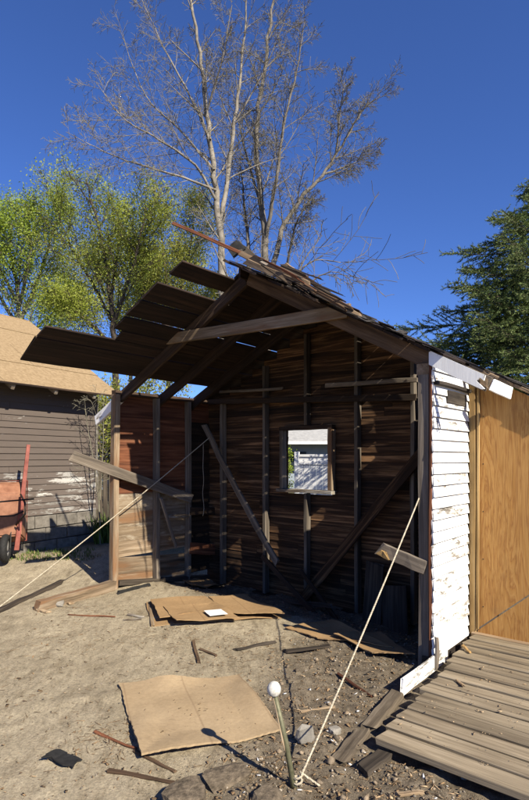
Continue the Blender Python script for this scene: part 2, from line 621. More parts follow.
def ground_mat():
    m = NT('ground')
    at = m.n('ShaderNodeAttribute', attribute_name='soil')
    sp = m.n('ShaderNodeSeparateColor')
    m.l(at.outputs['Color'], sp.inputs[0])
    co = m.coords((1, 1, 1), False)
    n1 = m.noise(co, 1.3, 6, 0.6)
    n2 = m.noise(co, 11, 6, 0.7)
    n3 = m.noise(co, 70, 5, 0.75)
    n4 = m.noise(co, 260, 2, 0.6)
    sand = m.ramp(n1, [(0.3, (0.41, 0.355, 0.255)), (0.7, (0.58, 0.51, 0.38))])
    tr = m.noise(m.coords((2.0, 0.55, 1), False), 3.0, 7, 0.7, 0.8)
    sand = m.mix(0.7, sand, m.ramp(tr, [(0.30, (0.50, 0.46, 0.41)), (0.46, (0.92, 0.90, 0.87)), (0.7, (1.15, 1.14, 1.11))]), 'MULTIPLY')
    sand = m.mix(0.5, sand, m.ramp(n2, [(0.35, (0.62, 0.6, 0.57)), (0.68, (1.12, 1.1, 1.08))]), 'MULTIPLY')
    soil = m.ramp(n2, [(0.28, (0.09, 0.071, 0.049)), (0.5, (0.20, 0.163, 0.116)), (0.72, (0.34, 0.283, 0.207))])
    c = m.mix(sp.outputs[0], sand, soil)
    far = m.ramp(n2, [(0.3, (0.09, 0.085, 0.045)), (0.7, (0.17, 0.15, 0.085))])
    c = m.mix(sp.outputs[1], c, far)
    c = m.mix(0.6, c, m.ramp(n3, [(0.34, (0.38, 0.36, 0.33)), (0.5, (0.95, 0.94, 0.92)), (0.66, (1.25, 1.23, 1.2))]), 'MULTIPLY')
    n5 = m.noise(co, 27, 6, 0.8)
    c = m.mix(0.35, c, m.ramp(n5, [(0.33, (0.42, 0.38, 0.34)), (0.46, (0.95, 0.94, 0.92)), (0.6, (1.0,) * 3), (0.72, (1.3, 1.27, 1.22))]), 'MULTIPLY')
    gr = m.noise(m.coords((3.2, 0.9, 1), False), 5.0, 8, 0.78, 0.5)
    c = m.mix(0.6, c, m.ramp(gr, [(0.40, (0.62, 0.58, 0.52)), (0.50, (1.0,) * 3), (0.66, (1.14, 1.13, 1.1))]), 'MULTIPLY')
    vo = m.n('ShaderNodeTexVoronoi')
    vo.inputs['Scale'].default_value = 95
    m.l(co, vo.inputs['Vector'])
    c = m.mix(0.35, c, m.ramp(vo.outputs['Color'], [(0.15, (0.55,) * 3), (0.85, (1.25, 1.22, 1.18))]), 'MULTIPLY')
    m.col(c, 0.83)
    h = m.mix(0.5, m.mix(0.5, n2, n3), n4)
    m.bump(h, 0.024, 0.9)
    m.rough(0.95)
    return m.m


# ------------------------------------------------------------------ ground
def axis(lo, hi, step, far, growth=1.22):
    a = list(np.arange(lo, hi + 1e-6, step))
    s, x, left = step, lo, []
    while x > -far:
        s *= growth
        x -= s
        left.append(x)
    s, x, right = step, hi, []
    while x < far:
        s *= growth
        x += s
        right.append(x)
    return np.array(left[::-1] + a + right)


gxs = axis(-3.4, 2.9, 0.03, 600)
gys = axis(1.6, 8.0, 0.03, 600)
nx, ny = len(gxs), len(gys)
GV = np.zeros((ny, nx, 3), dtype=np.float32)
GC = np.zeros((ny, nx, 4), dtype=np.float32)
for j, y in enumerate(gys):
    for i, x in enumerate(gxs):
        GV[j, i] = (x, y, gz(x, y) if (abs(x) < 25 and abs(y) < 25) else 0)
        if abs(x) < 25 and abs(y) < 25:
            u, v, _ = loc(Vector((x, y, 0)))
            f = max(sstep(7.8, 9.4, y), sstep(4.6, 5.4, u) * sstep(0.8, 1.6, v) * 0.7)
            GC[j, i] = (rubble(x, y), f, 0, 1)
        else:
            GC[j, i] = (0, 1, 0, 1)
idx = np.arange(nx * ny).reshape(ny, nx)
GF = np.stack([idx[:-1, :-1], idx[:-1, 1:], idx[1:, 1:], idx[1:, :-1]], -1).reshape(-1, 4)
gme = big_mesh(GV.reshape(-1, 3), GF, 4, True)
ca = gme.color_attributes.new('soil', 'FLOAT_COLOR', 'POINT')
ca.data.foreach_set('color', GC.reshape(-1))
M['ground'] = ground_mat()
go = link('ground', gme, M['ground'])
go['kind'] = 'structure'


def G(px, py, dz=0.0):
    """point of the ground under a pixel (two refinements for the uneven sheet)"""
    p = on_z(px, py, 0)
    for _ in range(4):
        p = on_z(px, py, gz(p.x, p.y) + dz)
    return p


# ------------------------------------------------------------------ the shed
shed = thing('shed', Lc(2, 0.8, 0), 'half demolished wooden shed, open at the front, with white clapboards on one side', 'shed')


def plank_row(parent, name, p0, p1, z0, z1, h, mat, nrm, t=0.02, gap=0.004, seg=4, tilt=0.0, jag=0.0, warp=0.003, mats=None):
    z = z0
    i = 0
    while z < z1 - 0.02:
        hh = min(h, z1 - z)
        mm = mats(i, z) if mats else mat
        w = UP * 1.0 + nrm * tilt
        board(name, p0 + UP * (z + hh / 2), p1 + UP * (z + hh / 2), hh - gap, t, w, mm, parent, seg=seg, jag=jag, warp=warp)
        z += hh
        i += 1


# ---- back wall: plates carry boards, studs and the window frame
bz0 = -0.24
back = board('wall', Lc(0.0, VB - 0.02, bz0 + 0.02), Lc(WW, VB - 0.02, bz0 + 0.02), 0.09, 0.05, BD, M['dark'], shed)
tag(back, 'dark board wall with the square window hole', None)
wl, wr = on_v(287, 460, VB), on_v(331.5, 460, VB)
wu0, wu1 = loc(wr)[0], loc(wl)[0]
wz1 = on_v(309, 430, VB).z
wz0 = on_v(309, 489, VB).z
z = bz0 + 0.03
h = 0.104
while z < RZ - 0.04:
    zm = z + h / 2
    if zm > zroof(0):
        ua = (zm + 0.05 - EZ) / ((RZ - EZ) / RU)
        ub = RU + (RZ - zm - 0.05) / 0.485
    else:
        ua, ub = 0.0, WW + 0.10
    ub = min(ub, WW + 0.10)
    if ua > RU - 0.05:
        break
    spans = [(ua, ub)]
    if z + h > wz0 + 0.01 and z < wz1 - 0.01:
        spans = [(ua, wu0), (wu1, ub)]
    else:
        s = rnd(0.9, 3.2)
        if ua + 0.3 < s < ub - 0.3 and random.random() < 0.5:
            spans = [(ua, s - 0.002), (s + 0.002, ub)]
    for (a, b) in spans:
        board('siding_board', Lc(a, VB + 0.022, zm), Lc(b, VB + 0.022, zm), h + rnd(0.006, 0.014), 0.012, UP + BD * 0.085, M['back'], back, seg=6, warp=0.002, jag=0.002)
    z += h
# exterior lining behind the gaps so that only a few slits let light through
# studs
for px in (223, 265.5, 357.5, 413.5):
    u = loc(on_v(px, 500, VB - 0.05))[0]
    zt = min(zroof(u) - 0.13, RZ)
    board('stud', Lc(u, VB - 0.045, bz0 + 0.06), Lc(u, VB - 0.045, zt), 0.045, 0.09, AL, M['grey'], back, seg=4, warp=0.004)
u = loc(on_v(307, 500, VB - 0.05))[0]
board('stud', Lc(u, VB - 0.045, bz0 + 0.06), Lc(u, VB - 0.045, wz0 - 0.05), 0.045, 0.09, AL, M['grey'], back)
board('stud', Lc(u, VB - 0.045, wz1 + 0.06), Lc(u, VB - 0.045, zroof(u) - 0.14), 0.045, 0.09, AL, M['greydark'], back)
# window frame
wf = board('window_frame', Lc(wu0 - 0.07, VB - 0.05, wz0 - 0.025), Lc(wu1 + 0.09, VB - 0.05, wz0 - 0.025), 0.13, 0.04, BD, M['whitewash'], back)
board('frame_post', Lc(wu1 + 0.03, VB - 0.045, wz0), Lc(wu1 + 0.03, VB - 0.045, wz1 + 0.05), 0.055, 0.09, AL, M['grey'], back)
board('frame_post', Lc(wu0 - 0.03, VB - 0.045, wz0), Lc(wu0 - 0.03, VB - 0.045, wz1 + 0.05), 0.06, 0.09, AL, M['worn'], back)
board('frame_post', Lc(wu0 - 0.06, VB - 0.048, wz1 + 0.025), Lc(wu1 + 0.06, VB - 0.048, wz1 + 0.025), 0.05, 0.085, UP, M['dark'], back)
# top plate, girts and braces
board('wall_plate', on_v(196, 402, VB - 0.11), on_v(416, 397, VB - 0.11), 0.07, 0.025, UP, M['dark'], back, seg=6)
board('girt', on_v(326, 385.5, VB - 0.13), on_v(418, 379.5, VB - 0.13), 0.05, 0.03, UP, M['grey'], back, seg=5, jag=0.01)
board('girt', on_v(220, 392, VB - 0.13), on_v(283, 388.5, VB - 0.13), 0.035, 0.02, UP, M['grey'], back, seg=5, jag=0.01)
board('brace', on_v(300, 602, VB - 0.15), on_v(424, 450, VB - 0.15), 0.12, 0.025, UP, M['back'], back, seg=6, warp=0.004)
board('brace', on_v(204, 425, VB - 0.24), on_v(277, 563, VB - 0.24), 0.085, 0.03, UP, M['grey'], back, seg=8, warp=0.006, jag=0.02, bow=0.03)

# ---- wall away from the deck: sill, studs, reddish sheathing inside
UL = WW
lw = board('wall', Lc(UL + 0.0, 0.0, 0.06), Lc(UL, VB - 0.07, -0.12), 0.09, 0.06, AL, M['greydark'], shed)
tag(lw, 'board wall with reddish planks and a long loose plank across it', None)


def left_mats(i, z):
    if z < 0.36:
        return M['worn']
    if z < 1.02:
        return M['lime'] if i % 2 else M['worn']
    return M['red']


z = -0.02
i = 0
while z < 2.38:
    hh = rnd(0.165, 0.215)
    hh = min(hh, 2.40 - z)
    vmax = VB - 0.01
    mm = left_mats(i, z)
    cut = 1.22
    b1 = cut if z < 2.05 else vmax
    f0 = rnd(-0.03, 0.04)
    dip0, dip1 = (-0.0, -0.10) if z < 0.2 else (0, 0)
    board('sheathing_board', Lc(UL + 0.06, f0, z + hh / 2 + dip0), Lc(UL + 0.06, b1, z + hh / 2 + dip1), hh + 0.003, 0.02, UP + AL * 0.02, mm, lw, seg=5, warp=0.002, jag=0.006)
    if z < 2.05:
        board('sheathing_board', Lc(UL + 0.06, cut + 0.005, z + hh / 2), Lc(UL + 0.06, vmax + 0.04, z + hh / 2), hh + 0.012, 0.012, UP + AL * 0.12, M['dark'], lw, seg=3, warp=0.002)
    z += hh
    i += 1
for k, (px, mm, w) in enumerate(((116.5, 'worn', 0.075), (157.5, 'grey', 0.055), (189, 'grey', 0.055), (219, 'dark', 0.05))):
    v = loc(on_u(px, 500, UL - 0.02))[1]
    lean = 0.03 if k == 0 else 0.0
    board('stud', Lc(UL - 0.0, v - lean, gz(*Lc(UL, v).xy) - 0.03), Lc(UL - 0.0, v, 2.38), w, 0.085, BD, M[mm], lw, seg=5, warp=0.006)
board('wall_plate', Lc(UL, -0.05, 2.405), Lc(UL, VB + 0.02, 2.405), 0.09, 0.05, AL, M['dark'], lw)
# rails of the dark bay next to the back wall
for (py0, py1, mm, w) in ((511, 511, 'dark', 0.11), (548, 550, 'red', 0.16)):
    a, b = on_u(190, py0, UL - 0.05), on_u(221, py1, UL - 0.05)
    board('rail', a, b, w, 0.025, UP, M[mm], lw)
# the loose plank across the studs and a thin strut below it
board('plank', on_u(72, 456, UL - 0.07), on_u(192, 499, UL - 0.07), 0.125, 0.028, UP, M['grey'], lw, seg=7, warp=0.004, jag=0.02)
board('strut', on_u(161, 498, UL - 0.10), on_u(176, 546, UL - 0.10), 0.045, 0.025, BD, M['grey'], lw, seg=3, jag=0.01)
board('batten', on_u(166, 516, UL - 0.06), on_u(188, 516, UL - 0.06), 0.045, 0.02, UP, M['whitewash'], lw, seg=3)

# ---- the white clapboard wall next to the deck
rw = board('wall', Lc(0.03, 0.0, 0.06), Lc(0.03, VB - 0.07, 0.06), 0.09, 0.10, AL, M['rot'], shed)
tag(rw, 'side wall of narrow white clapboards with peeling paint', None)
z = 0.10
hb = 0.0862
k = 0
VP = 0.76                     # plane of the plywood
while z < 2.26:
    bad = (0.15 < z < 0.95 and k % 3 != 1) or k in (12, 15, 20, 22)
    ve = VB if z > 2.2 else VP - 0.035
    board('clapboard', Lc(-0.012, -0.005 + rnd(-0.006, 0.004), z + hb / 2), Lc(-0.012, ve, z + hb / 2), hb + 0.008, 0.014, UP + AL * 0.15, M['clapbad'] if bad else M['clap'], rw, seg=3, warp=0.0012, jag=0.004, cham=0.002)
    board('clapboard', Lc(-0.012, VP + 0.03, z + hb / 2), Lc(-0.012, VB, z + hb / 2), hb + 0.006, 0.012, UP + AL * 0.10, M['white'], rw, seg=2, warp=0.001)
    z += hb
    k += 1
# inner sheathing edge and corner post
board('corner_edge', Lc(0.008, 0.004, 0.08), Lc(0.008, 0.004, 2.30), 0.022, 0.03, AL, M['red'], rw, seg=6, warp=0.003)
board('corner_post', Lc(0.066, 0.05, 0.02), Lc(0.066, 0.05, 2.23), 0.085, 0.09, AL, M['grey'], rw, seg=6, warp=0.004)
for v in (0.62, 1.22, VB - 0.05):
    board('stud', Lc(0.066, v, 0.02), Lc(0.066, v, 2.23), 0.085, 0.045, AL, M['greydark'], rw)
uS = 0.21
board('stud', Lc(uS, 0.55, 0.02), Lc(uS, 0.55, 2.30), 0.05, 0.07, AL, M['grey'], rw, seg=5)
for zz in np.arange(0.25, 2.2, 0.2):
    board('sheathing_board', Lc(0.012, 0.01, zz), Lc(0.012, VB, zz), 0.19, 0.014, UP, M['dark'], rw, seg=2, warp=0.001)
board('wall_plate', Lc(0.075, 0.01, 2.275), Lc(0.075, VB, 2.275), 0.10, 0.085, AL, M['tan'], rw, seg=3)
board('ledger', Lc(-0.034, 0.0, 2.165), Lc(-0.034, VP - 0.04, 2.165), 0.03, 0.03, UP, M['greydark'], rw, seg=4)
# bare patch of old boarding high on the wall
board('patch', on_u(447.5, 396, -0.026), on_u(466, 401, -0.026), 0.10, 0.008, UP, M['greydark'], rw, seg=3, jag=0.006)
# lowest board runs on past the corner
board('skirt_board', Lc(-0.030, loc(on_u(398, 708, 0))[1], 0.075), Lc(-0.030, 0.20, 0.085), 0.115, 0.02, UP, M['whitebad'], rw, seg=5, jag=0.006)
board('stub', Lc(-0.05, -0.02, 0.05), Lc(-0.05, -0.02, 0.27), 0.035, 0.02, BD, M['grey'], rw, seg=3, jag=0.01)
# short broken board nailed to the corner post
board('broken_board', on_v(380, 549, -0.05), on_v(424, 567, -0.0), 0.105, 0.03, UP, M['grey'], rw, seg=5, jag=0.025)
link('raw_end', board_mesh(0.06, 0.05, 0.02, seg=3, jag=0.02), M['newwood'], rw, frame(on_v(379.5, 552, -0.07), on_v(387, 556, -0.07), UP))

# ---- roof
roof = board('roof', Lc(RU, -0.06, RZ - 0.03), Lc(RU, VB + 0.35, RZ - 0.03), 0.13, 0.025, UP, M['roofdark'], shed)
RD = 0.125


def rafter(v, ua, ub, mat, name='rafter', w=0.045, seg=6, jag=0.0, dz=0.0):
    return board(name, Lc(ua, v, zroof(ua) - RD / 2 - 0.006 + dz), Lc(ub, v, zroof(ub) - RD / 2 - 0.006 + dz), RD, w, UP, mat, roof, seg=seg, jag=jag)


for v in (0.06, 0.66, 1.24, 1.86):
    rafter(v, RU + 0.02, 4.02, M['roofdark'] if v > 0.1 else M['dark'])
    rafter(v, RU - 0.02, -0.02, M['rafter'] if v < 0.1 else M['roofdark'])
# tails past the walls
tl = rafter(0.06, 4.02, 4.54, M['white'], 'rafter_tail', seg=3, jag=0.01)  # sunlit look of this tail put into its colour by paler paint
for v in (1.24,):
    rafter(v, 4.02, 4.48, M['dark'], 'rafter_tail', seg=3)
rafter(0.66, 4.02, 4.48, M['dark'], 'rafter_tail', seg=3)
rafter(0.62, -0.025, -0.22, M['grey'], 'rafter_tail', seg=3)
# collar tie
board('collar_tie', on_v(163, 340, 0.015), on_v(348, 311, 0.015), 0.115, 0.035, UP, M['worn'], roof, seg=6, jag=0.012)

# sheathing of the slope away from the deck, seen from below; ends measured on the plane of the rafters
nL = (Lc(RU + 1, 0, zroof(RU + 1)) - Lc(RU, 0, zroof(RU))).cross(BD).normalized()
pL = Lc(RU + 1, 0, zroof(RU + 1) + 0.004)
dirL = (Lc(RU + 1, 0, zroof(RU + 1)) - Lc(RU, 0, zroof(RU))).normalized()


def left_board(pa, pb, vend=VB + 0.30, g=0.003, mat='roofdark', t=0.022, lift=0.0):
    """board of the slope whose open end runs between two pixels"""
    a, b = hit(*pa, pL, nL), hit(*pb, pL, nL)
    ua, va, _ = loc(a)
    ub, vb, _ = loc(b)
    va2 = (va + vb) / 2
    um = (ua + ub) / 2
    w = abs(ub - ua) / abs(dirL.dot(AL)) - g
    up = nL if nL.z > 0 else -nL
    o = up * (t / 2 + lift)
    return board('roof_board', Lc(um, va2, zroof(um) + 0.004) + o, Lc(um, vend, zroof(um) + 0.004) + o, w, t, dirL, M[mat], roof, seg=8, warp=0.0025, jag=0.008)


left_board((183, 261), (170, 275))
left_board((158, 283), (142, 299.5))
left_board((141, 300), (126, 315.5))
left_board((127, 317), (113, 329), g=0.007)
left_board((46, 326), (38, 337.5), g=0.009)
left_board((37.5, 338), (19, 360.5))
# strips behind the front rafter that close the gaps between those boards
def strip(u0, u1, v0, v1, g=0.003, mat='roofdark'):
    um = (u0 + u1) / 2
    up = nL if nL.z > 0 else -nL
    o = up * 0.011
    return board('roof_board', Lc(um, v0, zroof(um) + 0.004) + o, Lc(um, v1, zroof(um) + 0.004) + o, abs(u1 - u0) / abs(dirL.dot(AL)) - g, 0.022, dirL, M[mat], roof, seg=6, warp=0.0025, jag=0.008)


def u_of(px, py):
    return loc(hit(px, py, pL, nL))[0]


strip(RU + 0.01, u_of(183, 261), 0.02, VB + 0.3)
strip(u_of(170, 275), u_of(158, 283), 0.25, VB + 0.3)
strip(u_of(19, 360.5), 4.44, 1.45, VB + 0.3)
_u3 = u_of(113, 329)
_u4 = u_of(46, 326)
if _u4 - _u3 > 0.03:
    strip(_u3, _u4, -0.60, VB + 0.3)

# sheathing of the slope over the white wall
dirR = (Lc(RU - 1, 0, zroof(RU - 1)) - Lc(RU, 0, zroof(RU))).normalized()
nR = dirR.cross(BD)
nR = nR if nR.z > 0 else -nR
nR.normalize()


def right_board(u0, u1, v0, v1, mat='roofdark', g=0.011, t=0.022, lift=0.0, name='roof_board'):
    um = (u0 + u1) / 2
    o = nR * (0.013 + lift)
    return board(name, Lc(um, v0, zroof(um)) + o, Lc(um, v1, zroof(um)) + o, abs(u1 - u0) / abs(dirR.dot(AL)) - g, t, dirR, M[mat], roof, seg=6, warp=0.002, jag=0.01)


HOLES = [(0.05, 0.15, 0.95, 1.20), (0.22, 0.33, 0.92, 1.20), (0.40, 0.52, 0.92, 1.22), (0.22, 0.33, 1.30, 1.42), (0.40, 0.52, 1.36, 1.50), (0.60, 0.70, 1.36, 1.46)]
u = 0.0
while u < RU - 0.02:
    u1 = min(u + 0.185, RU)
    cuts = [((-0.06 if u < 0.75 else (-0.12 if u < 1.35 else -0.27)) + rnd(-0.05, 0.03), VB + 0.3)]
    for (a, b, c, d) in sorted(HOLES, key=lambda h: h[2]):
        if a < (u + u1) / 2 < b + 0.02:
            s0, s1 = cuts.pop()
            cuts += [(s0, c), (d, s1)]
    for (a, b) in cuts:
        right_board(u, u1, a, b)
    u = u1
# shingles: courses of tabs over the sheathing, ragged at the open end
for c in range(13):
    u0 = RU - 0.02 - c * 0.15
    for k in range(8):
        v0 = (-0.08 if u0 < 0.85 else (-0.13 if u0 < 1.45 else -0.28)) + k * 0.27 + (0.13 if c % 2 else 0)
        if k == 0:
            v0 += rnd(-0.05, 0.05)
        um = u0 - 0.09
        skip = (um < 0.78 and v0 + 0.26 > 0.90 and v0 < 1.50) or (um < 1.35 and v0 + 0.26 > 0.35)
        if skip or um < -0.02:
            continue
        p = Lc(um, v0 + 0.135, zroof(um)) + nR * (0.031 + 0.004 * (c % 2) + rnd(0, 0.004))
        fr = frame(p - BD * 0.13, p + BD * 0.13, dirR + nR * 0.05)
        link('shingle', box_mesh(0.262, 0.20, 0.008, 0.0, 0.004), M['shingle'], roof, fr)
# the eave roof beyond the plywood: same slope carried on past the wall
for (a, b) in ((-0.02, -0.20), (-0.20, -0.38), (-0.38, -0.56), (-0.56, -0.74), (-0.74, -0.92), (-0.92, -1.10)):
    right_board(b, a, VP - 0.05, VB + 1.2, 'tan', name='eave_board')
for c in range(8):
    for k in range(7):
        um = -0.06 - c * 0.145
        v0 = VP - 0.07 + k * 0.27 + (0.12 if c % 2 else 0)
        p = Lc(um, v0 + 0.135, zroof(um)) + nR * (0.031 + rnd(0, 0.004))
        fr = frame(p - BD * 0.13, p + BD * 0.13, dirR + nR * 0.05)
        link('shingle', box_mesh(0.262, 0.19, 0.008, 0.0, 0.004), M['shingle'], roof, fr)
# white fascia: a long piece with a rotten end and a short loose one
board('rotten_end', Lc(-0.27, 0.02, zroof(-0.27) - 0.035), Lc(-0.40, 0.02, zroof(-0.40) - 0.035), 0.06, 0.02, UP, M['worn'], roof, seg=3, jag=0.03)
f2, f3 = on_v(491.5, 388, VP - 0.10), on_v(513, 397, VP - 0.16)
board('fascia', on_v(491.5, 384.5, VP - 0.20), on_v(511, 393.5, VP - 0.07), 0.10, 0.016, UP, M['white'], roof, seg=3, jag=0.004)
# loose laths, broken boards and a bent piece of flashing heaped on the ridge
pile = [((240, 253), (335, 305), 0.05, 0.02, 'tan', 0.00), ((262, 262), (352, 310), 0.035, 0.015, 'grey', -0.06), ((247, 262), (292, 281), 0.06, 0.02, 'tan', -0.12),
        ((268, 266), (310, 284), 0.05, 0.03, 'tan', -0.09), ((288, 268), (330, 294), 0.04, 0.015, 'roofdark', 0.05), ((252, 258), (300, 284), 0.08, 0.02, 'roofdark', -0.05),
        ((284, 264), (296, 273), 0.05, 0.02, 'tan', 0.2), ((300, 285), (362, 317), 0.035, 0.02, 'tan', -0.10)]
for (a, b, w, t, mm, v) in pile:
    board('lath', on_v(*a, v), on_v(*b, v), w, t, UP + BD * rnd(-0.5, 0.5), M[mm], roof, seg=4, jag=0.02, warp=0.004)
rl = random.Random(5)
for k in range(22):
    x = rl.uniform(246, 330)
    y = 252 + (x - 246) * 0.54 + rl.uniform(-7, 9)
    L = rl.uniform(12, 42)
    sl_ = rl.uniform(0.35, 0.75)
    v_ = rl.uniform(-0.34, 0.05)
    board('lath', on_v(x, y, v_), on_v(x + L, y + L * sl_, v_ + rl.uniform(-0.1, 0.1)), rl.uniform(0.012, 0.035), rl.uniform(0.006, 0.012), UP + BD * rl.uniform(-1, 1), M[rl.choice(['tan', 'roofdark', 'rafter', 'red', 'greydark', 'roofdark'])], roof, seg=3, jag=0.025, warp=0.004, taper=rl.uniform(0.4, 1))
fl = on_v(246, 254, 0.3)
board('flashing', fl + Vector((-0.05, 0, 0.06)), fl + Vector((0.10, 0.1, -0.04)), 0.12, 0.010, UP + BD * 0.4, M['greydark'], roof, seg=3, jag=0.03)
board('flashing', fl + Vector((-0.16, 0.02, 0.02)), fl + Vector((-0.05, 0.0, 0.10)), 0.13, 0.012, UP - BD * 0.2, M['tar'], roof, seg=3, jag=0.02)
board('stick', on_v(173, 223, -0.25), on_v(264, 263, 0.1), 0.032, 0.025, UP, M['red'], roof, seg=5, jag=0.008)
for k in range(26):
    um = rnd(0.02, 1.25)
    p = Lc(um, -0.06 + rnd(-0.05, 0.06), zroof(um)) + nR * rnd(0.035, 0.055)
    fr = frame(p - dirR * 0.05, p + dirR * 0.05, BD + nR * rnd(-0.3, 0.3))
    link('shingle_scrap', box_mesh(rnd(0.06, 0.16), rnd(0.04, 0.10), 0.007, 0.0, 0.01), M['shingle'], roof, fr)
# lit blocking and short pieces under the slope next to the front rafter
board('blocking', on_v(346, 325, 0.10), on_v(352, 309, 0.10), 0.10, 0.03, BD, M['red'], roof, seg=2)

# ---- the plywood closing wall with its frame
pl = board('plywood_panel', Lc(-0.03, VP, 1.12), Lc(-0.03 - 1.22, VP, 1.12), 0.02, 0.02, UP, M['newwood'], shed)
bpy.data.objects.remove(pl, do_unlink=True)
ptop0, ptop1 = zroof(-0.075) - 0.02, zroof(-1.2) - 0.02
V = []
zb = 0.115
for (u, zt) in ((-0.07, ptop0), (-1.2, ptop1)):
    V += [(u, zb), (u, zt)]


def prism_uz(poly, v0, v1):
    """polygon in (u, z) made solid between two depths; mesh axes: x up (grain), y along, z through"""
    n = len(poly)
    vs = [(z, -u, v0) for (u, z) in poly] + [(z, -u, v1) for (u, z) in poly]
    fs = [tuple(range(n)), tuple(range(2 * n - 1, n - 1, -1))]
    for i in range(n):
        j = (i + 1) % n
        fs.append((i, i + n, j + n, j))
    return mesh(vs, fs)


PM = Matrix((UP, -AL, BD)).transposed().to_4x4()
PM.translation = RC
d0 = (-0.085, 0.150)
fz = [(0.012, zroof(0.012) + 0.012), (-0.395, zroof(-0.395) + 0.012), (-0.385, zroof(-0.385) - 0.03), (-0.36, zroof(-0.36) - 0.02), (-0.335, zroof(-0.335) - 0.055), (-0.39, zroof(-0.39) - 0.085), (-0.37, zroof(-0.37) - 0.098), (-0.2, zroof(-0.2) - 0.10), (0.012, zroof(0.012) - 0.095)]
link('fascia', prism_uz(fz, -0.022, -0.002), M['white'], roof, PM)
panel_lo = [(-0.085, zb), (-1.2, zb), (-1.2, zb + 1.015), (-0.088, zb + 0.03)]
panel_hi = [(-0.075, zb + 0.036), (-1.2, zb + 1.025), (-1.2, ptop1), (-0.075, ptop0)]
pan = link('plywood_panel', prism_uz(panel_hi, VP, VP + 0.015), M['ply'], shed, PM)
link('plywood_panel', prism_uz(panel_lo, VP - 0.006, VP + 0.009), M['ply'], shed, PM)
for (uu, zz) in [(-0.13, z_) for z_ in (0.35, 0.75, 1.15, 1.55, 1.95)] + [(-0.53, z_) for z_ in (0.75, 1.2, 1.65)] + [(-0.93, z_) for z_ in (1.2, 1.6)]:
    link('nail_head', box_mesh(0.009, 0.009, 0.003, 0.0015), M['black'], shed, PM @ Matrix.Translation((zz, -uu, VP - 0.0005)))
board('frame_stud', Lc(-0.045, VP + 0.005, 0.06), Lc(-0.045, VP + 0.005, zroof(-0.05) - 0.02), 0.055, 0.05, AL, M['newwood'], shed, seg=4)
board('frame_stud', Lc(-0.092, VP - 0.012, 0.16), Lc(-0.092, VP - 0.012, zroof(-0.09) - 0.03), 0.022, 0.018, AL, M['newwood'], shed, seg=4)
board('threshold', Lc(-0.05, VP - 0.02, 0.10), Lc(-1.3, VP - 0.02, 0.10), 0.06, 0.07, UP, M['tan'], shed, seg=4)
board('rake_batten', Lc(-0.03, VP - 0.045, zroof(-0.03) + 0.012), Lc(-1.2, VP - 0.045, zroof(-1.2) + 0.012), 0.028, 0.02, UP, M['tan'], shed, seg=4)

# ------------------------------------------------------------------ deck
deck = thing('wooden_ramp', Lc(-1.0, -0.3, 0), 'weathered plank ramp with open gaps in front of the plywood panel', 'ramp')
nb = 14
v = -1.30
pitch = (VP - 0.06 - v) / nb
for k in range(nb):
    f = k / (nb - 1)
    s0 = 0.24 - 0.16 * f + rnd(-0.02, 0.02)
    zt = 0.105 + 0.02 * f
    vm = v + (k + 0.5) * pitch
    w = pitch - rnd(0.020, 0.027)
    th = 0.042
    board('plank', Lc(-s0, vm, zt - th / 2 + rnd(-0.004, 0.004)), Lc(-2.3, vm + rnd(-0.01, 0.01), zt - th / 2 + rnd(-0.004, 0.004)), w, th, BD, M['deck'], deck, seg=5, warp=0.0015, jag=0.006, cham=0.006)
for s in (0.42, 1.2, 2.1):
    board('joist', Lc(-s, -1.2, 0.02), Lc(-s, VP - 0.1, 0.03), 0.09, 0.05, UP, M['rot'], deck)

# ------------------------------------------------------------------ ropes and stake
stake = thing('stake', G(297, 788), 'leaning olive metal stake with a pale ball on top', 'stake')
sb = G(297, 789)
st = sb + Vector(((274 - 297) / FPX * sb.y, 0.0, 0.47))
tube_obj('shaft', [sb - UP * 0.08, sb + (st - sb) * 0.5, sb + (st - sb) * 0.985], [0.0145, 0.0135, 0.0125], M['steel'], stake, 10)
# a rusty paler flat along the shaft
board('rust_strip', sb + (st - sb) * 0.35 + Vector((-0.012, -0.008, 0)), sb + (st - sb) * 0.97 + Vector((-0.010, -0.007, 0)), 0.008, 0.006, Vector((1, 0, 0)), M['chip'], stake)
bm = bmesh.new()
bmesh.ops.create_uvsphere(bm, u_segments=20, v_segments=14, radius=0.034)
for vv in bm.verts:
    vv.co.z *= 1.12
    vv.co += vv.co.normalized() * 0.0015 * noise.noise(vv.co * 60)
    if vv.co.z < -0.028:
        vv.co.z = -0.028 - (abs(vv.co.z) - 0.028) * 0.3
for f in bm.faces:
    f.smooth = True
me = bpy.data.meshes.new('m')
bm.to_mesh(me)
bm.free()
link('ball', me, M['knob'], stake, Matrix.Translation(st + UP * 0.012))


def rope_pts(a, b, sag, n=24, wob=0.0):
    return [a.lerp(b, i / n) - UP * sag * 4 * (i / n) * (1 - i / n) + Vector((rnd(-wob, wob), rnd(-wob, wob), rnd(-wob, wob))) for i in range(n + 1)]


